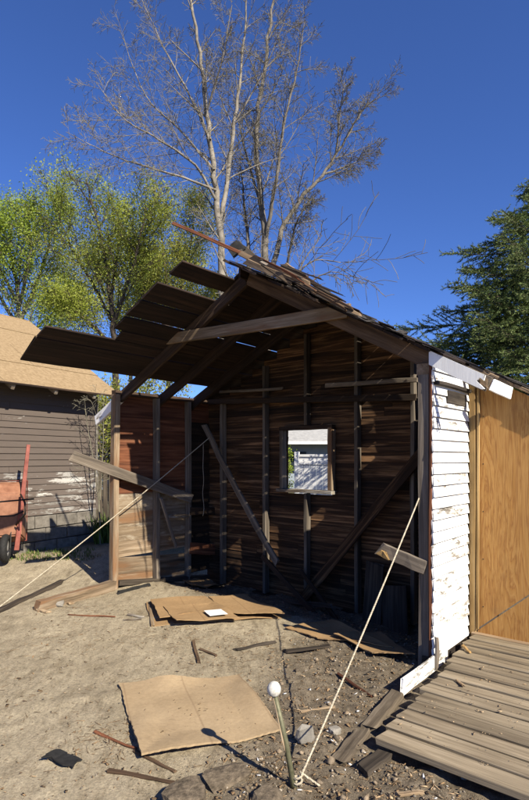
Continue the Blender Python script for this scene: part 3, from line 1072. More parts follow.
def rope_mesh(pts, r, strands=3, pitch=0.05):
    t = Tubes()
    P = []
    tot = 0
    dense = []
    for i in range(len(pts) - 1):
        k = max(2, int((pts[i + 1] - pts[i]).length / 0.012))
        for j in range(k):
            dense.append(pts[i].lerp(pts[i + 1], j / k))
    dense.append(pts[-1])
    o = dense[0]
    for s in range(strands):
        line = []
        acc = 0
        for i, p in enumerate(dense):
            if i:
                acc += (p - dense[i - 1]).length
            d = (dense[min(i + 1, len(dense) - 1)] - dense[max(i - 1, 0)]).normalized()
            a = d.cross(UP if abs(d.z) < 0.9 else Vector((1, 0, 0))).normalized()
            b = d.cross(a)
            ph = acc / pitch * 2 * math.pi + s * 2 * math.pi / strands
            line.append(tuple(p - o + (a * math.cos(ph) + b * math.sin(ph)) * r * 0.5))
        t.add(line, [r * 0.62] * len(line), 5)
    return t.mesh(), o


e1 = on_v(419.5, 497, 0.02)
pts = rope_pts(sb + Vector((0.012, 0.02, 0.03)), e1, 0.018)
me, o = rope_mesh(pts, 0.0058)
r1 = link('rope', me, M['rope'], None, Matrix.Translation(o))
tag(r1, 'pale rope from the ball topped stake to the corner post of the white wall', 'rope')
# knot and loose tail at the stake
kp = []
for k in range(22):
    a = k / 21 * 4.3 * math.pi
    kp.append(sb + Vector((0.020 * math.cos(a) + 0.004, 0.020 * math.sin(a), 0.015 + 0.0028 * k)))
for k in range(8):
    kp.append(kp[-1] + Vector((0.012, -0.004 + 0.01 * (k % 2), -0.009)))
me, o = rope_mesh(kp, 0.0055)
link('knot', me, M['rope'], r1, Matrix.Translation(o))

a2 = G(-6, 611)
e2 = on_v(209, 438, VB - 0.30)
me, o = rope_mesh(rope_pts(a2, e2, 0.03), 0.0066, pitch=0.06)
r2 = tag(link('rope', me, M['rope'], None, Matrix.Translation(o)), 'long pale rope running from the gravel on the left up into the shed', 'rope')
d0 = a2.lerp(e2, 0.965)
sp = [d0 + Vector((0, 0, -0.02 - 0.055 * k)) + Vector((0.012 * math.sin(k * 0.9) * (k / 18), 0, 0)) for k in range(19)]
r3 = tube_obj('string', sp, 0.0045, M['string'], None, 5)
tag(r3, 'thin frayed string hanging inside the shed beside the dark bay', 'string')

# ------------------------------------------------------------------ cardboard and paper
def sheet(name, corners, t, mat, label, cat, group=None, nu=14, nv=10, rag=0.006, curl=0.02, lift=0.012, seed=1):
    """flat sheet with four ground corners given in order, lying on the uneven ground, thick and slightly buckled"""
    c = [Vector(p) for p in corners]
    o = (c[0] + c[1] + c[2] + c[3]) / 4
    top = []
    for j in range(nv + 1):
        for i in range(nu + 1):
            fu, fv = i / nu, j / nv
            p = c[0].lerp(c[1], fu).lerp(c[3].lerp(c[2], fu), fv)
            edge = 1 if i in (0, nu) or j in (0, nv) else 0
            n = noise.noise(Vector((p.x * 3 + seed, p.y * 3, seed * 3.3)))
            n2 = noise.noise(Vector((p.x * 9 + seed, p.y * 9, seed)))
            e = max(abs(fu - 0.5), abs(fv - 0.5)) * 2
            z = p.z + lift + curl * max(0, e - 0.6) * 2.0 * (0.5 + n) + 0.008 * n + 0.002 * n2
            p = Vector((p.x, p.y, z))
            if edge:
                p += Vector((rnd(-rag, rag), rnd(-rag, rag), 0))
            top.append(p - o)
    W = nu + 1
    n = len(top)
    vs = [p + UP * t / 2 for p in top] + [p - UP * t / 2 for p in top]
    fs = []
    for j in range(nv):
        for i in range(nu):
            a = j * W + i
            fs.append((a, a + 1, a + W + 1, a + W))
            fs.append((n + a, n + a + W, n + a + W + 1, n + a + 1))
    rim = [i for i in range(W)] + [j * W + nu for j in range(1, nv + 1)] + [nv * W + i for i in range(nu - 1, -1, -1)] + [j * W for j in range(nv - 1, 0, -1)]
    for k in range(len(rim)):
        a, b = rim[k], rim[(k + 1) % len(rim)]
        fs.append((b, a, n + a, n + b))
    ob = link(name, mesh(vs, fs), mat, None, Matrix.Translation(o))
    bm = bmesh.new()
    bm.from_mesh(ob.data)
    bmesh.ops.recalc_face_normals(bm, faces=bm.faces)
    bm.to_mesh(ob.data)
    bm.free()
    tag(ob, label, cat, group)
    return ob


sheet('cardboard_sheet', [G(119, 686), G(239, 679), G(281, 735), G(141, 763)], 0.012, M['card'], 'large pale cardboard sheet lying alone on the dirt drive', 'cardboard', curl=0.035, lift=0.016, nu=44, nv=34, rag=0.0045)
cg = 'flattened cardboard boxes heaped in front of the shed'
sheet('cardboard_sheet', [G(146, 604), G(238, 600), G(292, 618), G(152, 627)], 0.010, M['card2'], 'bottom layer of the flattened cardboard heap', 'cardboard', cg, lift=0.012, seed=2, curl=0.012)
sheet('cardboard_sheet', [G(150, 602, .03), G(205, 599, .03), G(225, 612, .03), G(160, 621, .03)], 0.008, M['card2'], 'brown flattened box on the left of the cardboard heap', 'cardboard', cg, lift=0.024, seed=3, curl=0.02)
sheet('cardboard_sheet', [G(208, 600, .04), G(244, 597, .04), G(285, 617, .04), G(228, 615, .04)], 0.008, M['card2'], 'brown flattened box on the right of the cardboard heap', 'cardboard', cg, lift=0.022, seed=4, curl=0.02)
sheet('cardboard_sheet', [G(163, 608, .05), G(214, 604, .05), G(240, 619, .05), G(176, 624, .05)], 0.007, M['card2'], 'middle flattened box under the white paper in the cardboard heap', 'cardboard', cg, lift=0.012, seed=14, curl=0.03)
sheet('paper_sheet', [G(204, 610.5, .09), G(221, 609.5, .09), G(228, 614, .09), G(210, 615.5, .09)], 0.002, M['paper'], 'white sheet of paper on the cardboard heap', 'paper', lift=0.0, seed=5, curl=0.0, nu=4, nv=4, rag=0.002)
sheet('cardboard_sheet', [G(182, 584), G(205, 582), G(224, 589), G(196, 590)], 0.008, M['card2'], 'small torn cardboard piece beside the dark bay of the shed', 'cardboard', lift=0.03, seed=6, curl=0.05)
sheet('cardboard_sheet', [G(285, 630), G(332, 623), G(392, 650), G(318, 641)], 0.008, M['card2'], 'brown cardboard half in shade inside the shed', 'cardboard', lift=0.02, seed=7, curl=0.03)
sheet('cardboard_sheet', [G(334, 640), G(380, 636), G(415, 662), G(372, 658)], 0.008, M['card2'], 'cardboard in deep shade near the corner post', 'cardboard', lift=0.03, seed=8, curl=0.03)
sheet('tar_paper', [G(42, 762), G(62, 754), G(82, 762), G(74, 770)], 0.006, M['tar'], 'torn black tar paper scrap on the dirt drive', 'scrap', lift=0.006, seed=9, curl=0.02, nu=6, nv=5, rag=0.018)

# ------------------------------------------------------------------ loose wood, stones
def scrap(name, a, b, w, t, mat, label, cat, group=None, za=0.0, zb=0.0, **kw):
    pa, pb = G(*a, w * 0.3), G(*b, w * 0.3)
    pa.z = gz(pa.x, pa.y) + t / 2 + 0.002 + za
    pb.z = gz(pb.x, pb.y) + t / 2 + 0.002 + zb
    d = (pb - pa).normalized()
    wd = d.cross(UP).normalized()
    kw.setdefault('jag', 0.01)
    o = board(name, pa, pb, w, t, wd, M[mat], None, **kw)
    return tag(o, label, cat, group)


scrap('wood_stick', (95, 732), (137, 750), 0.016, 0.012, 'red', 'thin reddish stick left of the big cardboard sheet', 'stick')
scrap('wood_stick', (134, 751), (176, 773), 0.018, 0.014, 'rafter', 'dark stick poking out at the near corner of the big cardboard sheet', 'stick')
scrap('wood_stick', (108, 770), (176, 783), 0.030, 0.015, 'rafter', 'long dark stick on the dirt just below the big cardboard sheet', 'stick', taper=0.6)
scrap('wood_stick', (68, 615), (116, 617), 0.014, 0.010, 'red', 'thin straight reddish stick lying near the left end of the open front', 'stick')
scrap('wood_stick', (193, 641), (199, 663), 0.026, 0.016, 'rafter', 'short dark stick pointing to the viewer between cardboard heap and sheet', 'stick')
scrap('wood_stick', (200, 649), (217, 656), 0.022, 0.014, 'rafter', 'short dark stick slanting right between cardboard heap and sheet', 'stick')
scrap('wood_board', (236, 649), (276, 641), 0.05, 0.014, 'greydark', 'flat weathered board right of the cardboard heap', 'board')
scrap('wood_board', (285, 652), (330, 645), 0.06, 0.016, 'rot', 'dark flat board at the edge of the shed shadow', 'board')
scrap('wood_board', (149, 603), (153, 626), 0.035, 0.022, 'chip', 'pale broken board under the left end of the cardboard heap', 'board')
scrap('wood_board', (128, 614), (143, 617), 0.04, 0.015, 'whitewash', 'whitish splintered board left of the cardboard heap', 'board')
scrap('wood_board', (124, 620), (142, 619), 0.025, 0.012, 'whitewash', 'small whitish lath left of the cardboard heap', 'board')
scrap('wood_board', (38, 609), (49, 612), 0.05, 0.02, 'chip', 'pale wood chip beside the fallen sill', 'board')
scrap('wood_board', (62, 599), (72, 603), 0.06, 0.02, 'chip', 'broad pale splinter next to the fallen sill', 'board')
scrap('wood_board', (338, 676), (372, 698), 0.02, 0.015, 'red', 'thin brown lath in the rubble below the shadow of the shed', 'board')
scrap('wood_board', (300, 712), (336, 707), 0.018, 0.012, 'chip', 'thin pale lath on the rubble behind the stake', 'board')
scrap('wood_board', (384, 754), (362, 770), 0.08, 0.035, 'greydark', 'grey board stub tucked under the near corner of the ramp', 'board')
scrap('wood_board', (470, 668), (462, 660), 0.022, 0.012, 'newwood', 'pale wood scrap lying on the ramp near the plywood', 'board', za=0.115, zb=0.115)
scrap('wood_board', (457, 697), (464, 703), 0.022, 0.010, 'chip', 'small pale splinter in the middle of the ramp', 'board', za=0.108, zb=0.108)
scrap('wood_board', (397, 795), (425, 792), 0.03, 0.015, 'chip', 'pale board scrap in the rubble below the ramp', 'board')
# fallen sill left of the shed: timber half buried
pa, pb = G(36, 611), G(112, 590)
o = board('timber', pa + UP * 0.035, pb + UP * 0.05, 0.12, 0.11, UP, M['worn'], None, seg=6, jag=0.03, warp=0.006)
tag(o, 'half buried sill timber left of the open shed front', 'timber')
pa, pb = G(-4, 614), G(62, 584)
o = board('timber', pa + UP * 0.01, pb + UP * 0.015, 0.06, 0.05, UP, M['rot'], None, seg=6, jag=0.03, warp=0.01)
tag(o, 'dark rotten strip of timber at the left edge beside the rope', 'timber')
pa, pb = G(118, 594), G(150, 586)
o = board('timber', pa + UP * 0.01, pb + UP * 0.01, 0.05, 0.04, UP, M['tar'], None, seg=4, jag=0.02, warp=0.006)
tag(o, 'black strip at the foot of the reddish board wall', 'timber')
# rotten sill beam along the side of the ramp
for (a, b, w, t, lab) in (((402, 690), (366, 733), 0.10, 0.09, 'upper piece of the rotten sill beam beside the white skirting board'),
                          ((362, 735), (338, 764), 0.10, 0.08, 'lower piece of the rotten sill beam left of the ramp')):
    pa, pb = G(*a), G(*b)
    o = board('timber', pa - UP * 0.005, pb - UP * 0.018, w, t, AL, M['rotlight'], None, seg=8, jag=0.035, warp=0.004, cham=0.012)
    tag(o, lab, 'timber')


def rock(name, px, py, sx, sy, sz, mat, label, cat, tilt=0.0, seed=0, group=None, rough=0.25, sink=0.25, rz=None):
    rr = random.Random(seed * 7 + 3)
    bm = bmesh.new()
    for _ in range(26):
        c = Vector((rr.gauss(0, 1), rr.gauss(0, 1), rr.gauss(0, 1))).normalized()
        q = Vector([math.copysign(abs(k) ** 0.55, k) for k in c]) * (1 + rough * rr.uniform(-1, 0.5))
        bm.verts.new((q.x * sx, q.y * sy, q.z * sz))
    bmesh.ops.convex_hull(bm, input=bm.verts)
    bmesh.ops.delete(bm, geom=[v for v in bm.verts if not v.link_faces], context='VERTS')
    bmesh.ops.subdivide_edges(bm, edges=bm.edges[:], cuts=2, use_grid_fill=True)
    for vv in bm.verts:
        c = vv.co.copy()
        vv.co += c.normalized() * min(sx, sy, sz) * (0.10 * noise.noise(c * 30 + Vector((seed, 0, 0))) + 0.08 * noise.noise(c * 80))
    bmesh.ops.triangulate(bm, faces=bm.faces[:])
    me = bpy.data.meshes.new('m')
    bm.to_mesh(me)
    bm.free()
    p = G(px, py)
    p.z = gz(p.x, p.y) + sz * (1 - sink)
    m = Matrix.Translation(p) @ Matrix.Rotation(rz if rz is not None else rnd(0, 3), 4, 'Z') @ Matrix.Rotation(tilt, 4, 'X')
    return tag(link(name, me, M[mat], None, m), label, cat, group)


rock('concrete_chunk', 305, 745, 0.055, 0.016, 0.075, 'concrete', 'upright pale concrete shard behind the stake', 'rubble', 0.3, 3, rough=0.35, rz=0.2)
rock('earth_slab', 226, 780, 0.14, 0.085, 0.026, 'clod', 'dark broken slab in front of the big cardboard sheet', 'slab', 0.25, 5, rz=0.7)
rock('earth_slab', 184, 800, 0.10, 0.09, 0.040, 'clod', 'dark broken slab at the bottom edge of the picture', 'slab', 0.2, 7, rz=0.5)
rock('earth_slab', 268, 802, 0.08, 0.06, 0.028, 'clod', 'dark lump of earth left of the stake foot', 'slab', 0.1, 9)
rock('stone', 443, 770, 0.030, 0.022, 0.022, 'concrete', 'rounded grey stone under the front edge of the ramp', 'stone', 0, 11)
rock('stone', 464, 778, 0.022, 0.02, 0.03, 'concrete', 'upright grey stone under the front edge of the ramp', 'stone', 0, 12)
rock('stone', 60, 606, 0.07, 0.05, 0.035, 'concrete', 'grey stone between the rope and the fallen sill', 'stone', 0, 13)
rock('stone', 335, 733, 0.04, 0.03, 0.02, 'concrete', 'flat grey stone in the rubble between stake and sill beam', 'stone', 0, 14)

# scattered small stuff
def on_card(px, py):
    return (px - 119) * 0.0 + 0


CARD = [G(119, 686), G(239, 679), G(281, 735), G(141, 763)]


def in_poly(p, poly):
    s = 0
    n = len(poly)
    for i in range(n):
        a, b = poly[i], poly[(i + 1) % n]
        c = (b.x - a.x) * (p.y - a.y) - (b.y - a.y) * (p.x - a.x)
        if c > 0:
            s += 1
    return s in (0, n)


def scatter(n, fn, xr, yr, sides):
    Vs, Fs, k = [], [], 0
    c = 0
    tries = 0
    while c < n and tries < n * 12:
        tries += 1
        y = yr[0] + (yr[1] - yr[0]) * random.random() ** 1.5
        x = rnd(*xr) * (y / yr[1] * 0.75 + 0.25) if xr[0] < 0 else rnd(*xr)
        p = Vector((x, y, 0))
        u, v, _ = loc(p)
        if in_poly(p, CARD) and random.random() < 0.97:
            continue
        if u < -0.0 and -1.3 < v < 0.8 and sides != 'deck':
            continue
        r = fn(x, y, u, v)
        if r is None:
            continue
        V, F = r
        Vs.append(V)
        Fs.append(F + k)
        k += len(V)
        c += 1
    return np.concatenate(Vs), np.concatenate(Fs)


OCT_F = np.array([(0, 2, 4), (2, 1, 4), (1, 3, 4), (3, 0, 4), (2, 0, 5), (1, 2, 5), (3, 1, 5), (0, 3, 5)])


def pebble(x, y, u, v):
    rub = rubble(x, y)
    if random.random() > 0.12 + 0.6 * rub:
        return None
    s = 0.0025 + 0.008 * random.random() ** 3.5 + (0.009 * random.random() ** 5 if rub > 0.5 else 0)
    a = np.array([(1, 0, 0), (-1, 0, 0), (0, 1, 0), (0, -1, 0), (0, 0, .7), (0, 0, -.7)], dtype=float)
    a *= (1 + 0.5 * (np.random.rand(6, 1) - 0.5)) * s
    th = rnd(0, 6.28)
    R = np.array([[math.cos(th), -math.sin(th), 0], [math.sin(th), math.cos(th), 0], [0, 0, 1]])
    a = a @ R.T
    a += np.array([x, y, gz(x, y) + s * 0.3])
    return a, OCT_F


V, F = scatter(3000, pebble, (-3.2, 2.2), (2.1, 7.5), 'g')
tag(link('pebbles', big_mesh(V, F, 3), M['pebble']), 'small stones strewn over the dirt drive', 'pebbles', kind='stuff')

BOX_F = np.array([(0, 1, 2, 3), (4, 7, 6, 5), (0, 4, 5, 1), (1, 5, 6, 2), (2, 6, 7, 3), (3, 7, 4, 0)])


def chip_box(p, L, w, t, th, til):
    X = np.array([math.cos(th) * math.cos(til), math.sin(th) * math.cos(til), math.sin(til)])
    Y = np.array([-math.sin(th), math.cos(th), 0])
    Z = np.cross(X, Y)
    q = []
    for z in (-1, 1):
        for (a, b) in ((-1, -1), (1, -1), (1, 1), (-1, 1)):
            q.append(p + X * a * L / 2 * rnd(0.8, 1.1) + Y * b * w / 2 * (0.5 if a > 0 else 1) * rnd(0.7, 1.1) + Z * z * t / 2)
    return np.array(q), BOX_F


def splint(x, y, u, v):
    rub = rubble(x, y)
    if random.random() > 0.10 + 0.80 * rub:
        return None
    L = 0.006 + 0.045 * random.random() ** 4
    return chip_box(np.array([x, y, gz(x, y) + 0.004 + rnd(0, 0.004)]), L, L * rnd(0.08, 0.35), rnd(0.0015, 0.003), rnd(0, 6.28), rnd(-0.25, 0.25))


V, F = scatter(2600, splint, (-2.8, 2.2), (2.1, 7.0), 'g')
tag(link('wood_splinters', big_mesh(V, F, 4), M['splint']), 'pale wood splinters littering the dirt', 'splinters', kind='stuff')


def litter(x, y, u, v):
    if random.random() > 0.2 + 0.8 * rubble(x, y):
        return None
    L = 0.007 + 0.026 * random.random() ** 3
    return chip_box(np.array([x, y, gz(x, y) + 0.005 + rnd(0, 0.005)]), L, L * rnd(0.4, 0.9), 0.0015, rnd(0, 6.28), rnd(-0.5, 0.5))


V, F = scatter(3200, litter, (-2.8, 2.2), (2.1, 7.0), 'g')
tag(link('leaf_litter', big_mesh(V, F, 4), M['litter']), 'dry brown leaf litter over the churned soil', 'leaf litter', kind='stuff')


def paperbit(x, y, u, v):
    if rubble(x, y) < 0.6 or v > 0.4:
        return None
    L = 0.010 + 0.025 * random.random() ** 2
    return chip_box(np.array([x, y, gz(x, y) + 0.007]), L, L * rnd(0.4, 0.9), 0.002, rnd(0, 6.28), rnd(-0.6, 0.6))


V, F = scatter(75, paperbit, (-1.5, 2.2), (2.1, 5.0), 'g')
tag(link('paint_flakes', big_mesh(V, F, 4), M['paper']), 'white paint flakes strewn over the churned soil', 'paint flakes', kind='stuff')


def drifts(n, seed):
    rr = random.Random(seed)
    Vs, Fs, k = [], [], 0
    cent = [(on_z(px, py), sp) for (px, py, sp) in ((120, 748, .16), (95, 735, .12), (150, 640, .3), (60, 640, .3), (230, 640, .25), (250, 655, .3), (40, 700, .4), (200, 665, .25), (320, 690, .25), (345, 715, .2), (300, 770, .2), (340, 780, .25), (260, 765, .15), (400, 785, .15), (180, 632, .2), (90, 612, .25), (280, 645, .3))]
    for _ in range(n):
        c, sp = rr.choice(cent)
        x, y = rr.gauss(c.x, sp), rr.gauss(c.y, sp * 0.8)
        if in_poly(Vector((x, y, 0)), CARD):
            continue
        u, v, _z = loc(Vector((x, y, 0)))
        if u < 0 and -1.3 < v < 0.8:
            continue
        L = 0.012 + 0.075 * rr.random() ** 3
        V_, F_q = chip_box(np.array([x, y, gz(x, y) + 0.004]), L, rr.uniform(0.0012, 0.0035), 0.0015, rr.uniform(0, 6.28), rr.uniform(-0.1, 0.1))
        Vs.append(V_)
        Fs.append(F_q + k)
        k += 8
    return np.concatenate(Vs), np.concatenate(Fs)


V, F = drifts(1500, 3)
tag(link('straw', big_mesh(V, F, 4), M['litter']), 'fine straw and slivers gathered in drifts on the drive', 'straw', kind='stuff')


def chunk(x, y, u, v):
    if rubble(x, y) < 0.55:
        return None
    s_ = 0.008 + 0.018 * random.random() ** 3
    a = np.array([(1, 0, 0), (-1, 0, 0), (0, 1, 0), (0, -1, 0), (0, 0, .8), (0, 0, -.7)], dtype=float)
    a = np.concatenate([a, np.random.normal(size=(6, 3)) * 0.6])
    a *= (1 + 0.5 * (np.random.rand(12, 1) - 0.5)) * s_
    bm_ = bmesh.new()
    for q in a:
        bm_.verts.new(q + np.array([x, y, gz(x, y) + s_ * 0.35]))
    r_ = bmesh.ops.convex_hull(bm_, input=bm_.verts)
    bm_.verts.index_update()
    V_ = np.array([tuple(q.co) for q in bm_.verts])
    F_t = np.array([[q.index for q in f.verts] for f in bm_.faces if len(f.verts) == 3])
    bm_.free()
    return V_, F_t


V, F = scatter(230, chunk, (-1.5, 2.2), (2.1, 5.2), 'g')
tag(link('clods', big_mesh(V, F, 3), M['clodbits']), 'crumbled earth clods and broken bits in the churned soil', 'rubble', kind='stuff')


Vs, Fs, k = [], [], 0
rr = random.Random(12)
cc = (CARD[0] + CARD[1] + CARD[2] + CARD[3]) / 4
while k < 8 * 60:
    f_, g_ = rr.random() ** 0.6, rr.random() ** 0.6
    p = CARD[0].lerp(CARD[1], f_).lerp(CARD[3].lerp(CARD[2], f_), g_)
    p = cc + (p - cc) * 0.82
    L = 0.005 + 0.022 * rr.random() ** 3
    V_, F_q = chip_box(np.array([p.x, p.y, p.z + 0.030]), L, L * rr.uniform(0.1, 0.5), 0.002, rr.uniform(0, 6.28), 0)
    Vs.append(V_)
    Fs.append(F_q + k)
    k += 8
tag(link('wood_crumbs', big_mesh(np.concatenate(Vs), np.concatenate(Fs), 4), M['litter']), 'brown crumbs scattered on the big cardboard sheet', 'splinters', kind='stuff')


def deckdust(x, y, u, v):
    if not (-1.2 < v < 0.7 and -1.6 < u < -0.25):
        return None
    L = 0.006 + 0.02 * random.random() ** 3
    return chip_box(np.array([x, y, 0.112 + 0.01 * (v + 1.2) / 2 + 0.003]), L, L * rnd(0.2, 0.6), 0.002, rnd(0, 6.28), 0)


V, F = scatter(330, deckdust, (0.4, 2.4), (2.1, 5.0), 'deck')
tag(link('wood_crumbs', big_mesh(V, F, 4), M['splint']), 'pale wood crumbs strewn over the ramp planks', 'splinters', kind='stuff')


def grass_obj(name, pts, h, mat, label, n=10, w=0.006):
    Vs, Fs, k = [], [], 0
    for p in pts:
        for _ in range(n):
            th = rnd(0, 6.28)
            hh = h * rnd(0.4, 1.1)
            b = np.array([p.x + rnd(-.05, .05), p.y + rnd(-.05, .05), p.z - 0.005])
            s = np.array([math.cos(th), math.sin(th), 0]) * w
            le = np.array([math.cos(th + 1.5), math.sin(th + 1.5), 0]) * hh * rnd(0.1, 0.7)
            top = b + le + np.array([0, 0, hh])
            mid = b + le * 0.4 + np.array([0, 0, hh * 0.6])
            Vs.append(np.array([b - s, b + s, mid + s * 0.7, mid - s * 0.7, mid - s * .7, mid + s * .7, top + s * 0.1, top - s * 0.1]))
            Fs.append(np.array([(0, 1, 2, 3), (4, 5, 6, 7)]) + k)
            k += 8
    return tag(link(name, big_mesh(np.concatenate(Vs), np.concatenate(Fs), 4), M[mat]), label, 'grass', kind='stuff')


gp = []
for _ in range(120):
    gp.append(G(rnd(-10, 92), rnd(550, 561)))
grass_obj('weeds', gp, 0.07, 'grass', 'low green weeds along the foot of the block foundation', 6)
gp = [G(rnd(-10, 108), rnd(553, 572)) for _ in range(160)]
grass_obj('dry_grass', gp, 0.05, 'dead', 'dry straw coloured grass beside the brown garage', 6)
gp = [Vector((at_d(rnd(98, 109), 0, 9.6).x, rnd(9.2, 10.0), 0.5 + rnd(0, 0.5))) for _ in range(40)]

# ------------------------------------------------------------------ brown garage
GC0 = Vector((-2.93, 9.35, 0))                     # its near right corner
GD = Vector((-0.532, -0.847, 0)).normalized()      # along the wall, towards the viewer
GN = Vector((-0.847, 0.532, 0)).normalized()       # away behind the wall
gar = thing('garage', GC0 + GD * 3 + GN * 2.3, 'brown clapboard garage with peeling paint and a tan roof', 'garage')
GL = 6.0


def gp_(t, n, z):
    return GC0 + GD * t + GN * n + UP * z


EAVE = 2.67
gw = board('wall', gp_(0.0, 0.12, 1.5), gp_(GL, 0.12, 1.5), 2.5, 0.12, UP, M['brown'], gar, seg=2, warp=0)
z = 0.70
k = 0
while z < EAVE - 0.02:
    bad = z < 1.35
    a = rnd(1.6, 2.9)
    for (t0, t1) in ((0.0, a - 0.002), (a + 0.002, GL)):
        board('clapboard', gp_(t0, 0.035, z + 0.050), gp_(t1, 0.035, z + 0.050), 0.105, 0.014, UP + GN * 0.14, M['brownbad'] if bad else M['brown'], gw, seg=3, warp=0.0015)
    z += 0.097
    k += 1
# gable side wall, seen end on
board('corner_board', gp_(-0.02, 0.06, 0.7), gp_(-0.02, 0.06, EAVE), 0.09, 0.04, GN, M['brownbad'], gw, seg=4)
sidew = board('wall', gp_(-0.0, 0.2, 1.5), gp_(-0.0, 4.6, 1.5), 2.5, 0.05, UP, M['brown'], gar, seg=2, warp=0)
fnd = board('foundation', gp_(0.01, 0.14, 0.30), gp_(GL, 0.14, 0.30), 0.72, 0.10, UP, M['block'], gar, seg=2, warp=0)
bme = [box_mesh(0.388, 0.188, 0.12, 0.008, 0.003) for _ in range(3)]
bme2 = [box_mesh(0.388, 0.188, 0.12, 0.008, 0.003) for _ in range(2)]
for r in range(4):
    zc = 0.69 - 0.1 - r * 0.2
    t = 0.2 - (0.2 if r % 2 else 0)
    while t < 4.2:
        tan = random.random() < 0.16
        mm, src = (M['blocktan'], random.choice(bme2)) if tan else (M['block'], random.choice(bme))
        p = gp_(t, 0.07 + rnd(-0.006, 0.006), zc)
        link('concrete_block', src, mm, fnd, frame(p - GD * 0.1, p + GD * 0.1, UP))
        t += 0.4
# loose row of half bricks on the ledge
for k, t in enumerate((0.95, 1.12, 1.32, 1.52)):
    p = gp_(t, 0.0, 0.70)
# roof of the garage
gr = board('roof', gp_(-0.25, 2.3, 4.33), gp_(GL, 2.3, 4.33), 0.06, 0.06, GN, M['osb'], gar, seg=2)
slope = Vector((0, 0, 4.33)) + GN * 2.3 - (Vector((0, 0, EAVE + 0.0)) + GN * (-0.35))
sl = slope.length
sd = slope.normalized()
sn = sd.cross(GD)
sn = sn if sn.z > 0 else -sn
rows = 4
for r in range(rows):
    t = -0.28
    first = True
    while t < GL:
        L = (1.3 if r % 2 else 2.2) if first else 2.4
        first = False
        c = Vector((GC0.x, GC0.y, 0)) + GD * (t + L / 2) + UP * EAVE + GN * (-0.35) + sd * (sl * (r + 0.5) / rows)
        link('roof_panel', box_mesh(L - 0.008, sl / rows - 0.004, 0.018, 0.0), M['osb'], gr, frame(c - GD * 0.1 + sn * 0.01 * (r % 2), c + GD * 0.1 + sn * 0.01 * (r % 2), sd))
        t += L
bs = Vector((GC0.x, GC0.y, 0)) + GD * (GL / 2) + UP * 4.33 + GN * 2.3
bsd = (GN * 2.65 - UP * 1.55).normalized()
link('roof_panel', box_mesh(GL + 0.5, 3.07, 0.018, 0), M['osb'], gr, frame(bs + bsd * 1.53 - GD * 0.1, bs + bsd * 1.53 + GD * 0.1, bsd))
for t in (0.32, 1.06, 1.78, 2.5, 3.2):
    board('rafter_tail', gp_(t, -0.33, EAVE - 0.045), gp_(t, 0.15, EAVE + 0.235), 0.09, 0.05, UP, M['whitewash'], gr, seg=2)
board('eave_trim', gp_(-0.28, -0.36, EAVE - 0.004), gp_(GL, -0.36, EAVE - 0.004), 0.03, 0.02, UP, M['dark'], gr, seg=2)

# ------------------------------------------------------------------ wheelbarrow standing on its nose
wbp = Vector((-3.66, 7.68, gz(-3.66, 7.68)))
wbw = thing('wheelbarrow', wbp, 'orange wheelbarrow tipped up on its nose against the brown garage', 'wheelbarrow')
fx = Vector((0.86, 0.51, 0)).normalized()      # across
fn = Vector((0.51, -0.86, 0)).normalized()     # underside faces the viewer


def W(x, n, z):
    return wbp + fx * x + fn * n + UP * z


# tray: tapered pan, underside to the viewer
def loft(rings):
    n = len(rings[0])
    vs = [p for r in rings for p in r]
    fs = []
    for i in range(len(rings) - 1):
        for k in range(n):
            a, b = i * n + k, i * n + (k + 1) % n
            fs.append((a, b, b + n, a + n))
    fs.append(tuple(range(n - 1, -1, -1)))
    fs.append(tuple((len(rings) - 1) * n + k for k in range(n)))
    me = mesh([p - wbp for p in vs], fs)
    bm = bmesh.new()
    bm.from_mesh(me)
    bmesh.ops.recalc_face_normals(bm, faces=bm.faces)
    bmesh.ops.bevel(bm, geom=bm.edges[:], offset=0.02, segments=2, affect='EDGES')
    bm.to_mesh(me)
    bm.free()
    return me


def wring(hw, z0, z1, n):
    return [W(-hw, n, z0), W(hw, n, z0), W(hw * 1.02, n, z1), W(-hw * 1.02, n, z1)]


TO = -0.09
tray = link('tray', loft([[p + fx * TO for p in wring(0.33, 0.24, 1.12, -0.20)], [p + fx * TO for p in wring(0.30, 0.28, 1.08, -0.05)], [p + fx * TO for p in wring(0.235, 0.36, 0.96, 0.10)]]), M['orange'], wbw, Matrix.Translation(wbp))
tube_obj('tray_rim', [W(-0.34 + TO, -0.20, 0.24), W(0.34 + TO, -0.20, 0.24), W(0.35 + TO, -0.20, 1.13), W(-0.35 + TO, -0.20, 1.13), W(-0.34 + TO, -0.20, 0.24)], 0.015, M['redpaint'], tray, 6)
for s in (-1, 1):
    board('handle', W(TO + s * 0.17, 0.13, 0.16), W(TO + s * 0.33, 0.10, 1.66), 0.065, 0.045, fx, M['redpaint'], wbw, seg=5, taper=0.75)
    tube_obj('leg', [W(TO + s * 0.22, 0.16, 0.95), W(TO + s * 0.24, 0.46, 0.85), W(TO + s * 0.24, 0.48, 0.70), W(TO + s * 0.16, 0.16, 0.52)], 0.014, M['black'], wbw, 6)
tube_obj('brace', [W(TO - 0.36, 0.44, 0.86), W(TO + 0.36, 0.44, 0.90)], 0.012, M['black'], wbw, 6)
tube_obj('brace', [W(TO - 0.3, 0.20, 0.66), W(TO + 0.12, 0.24, 0.66), W(TO + 0.24, 0.3, 0.72)], 0.012, M['black'], wbw, 6)
# wheel
wc = W(TO + 0.02, 0.20, 0.205)
wax = (fx * 0.96 + fn * 0.28).normalized()


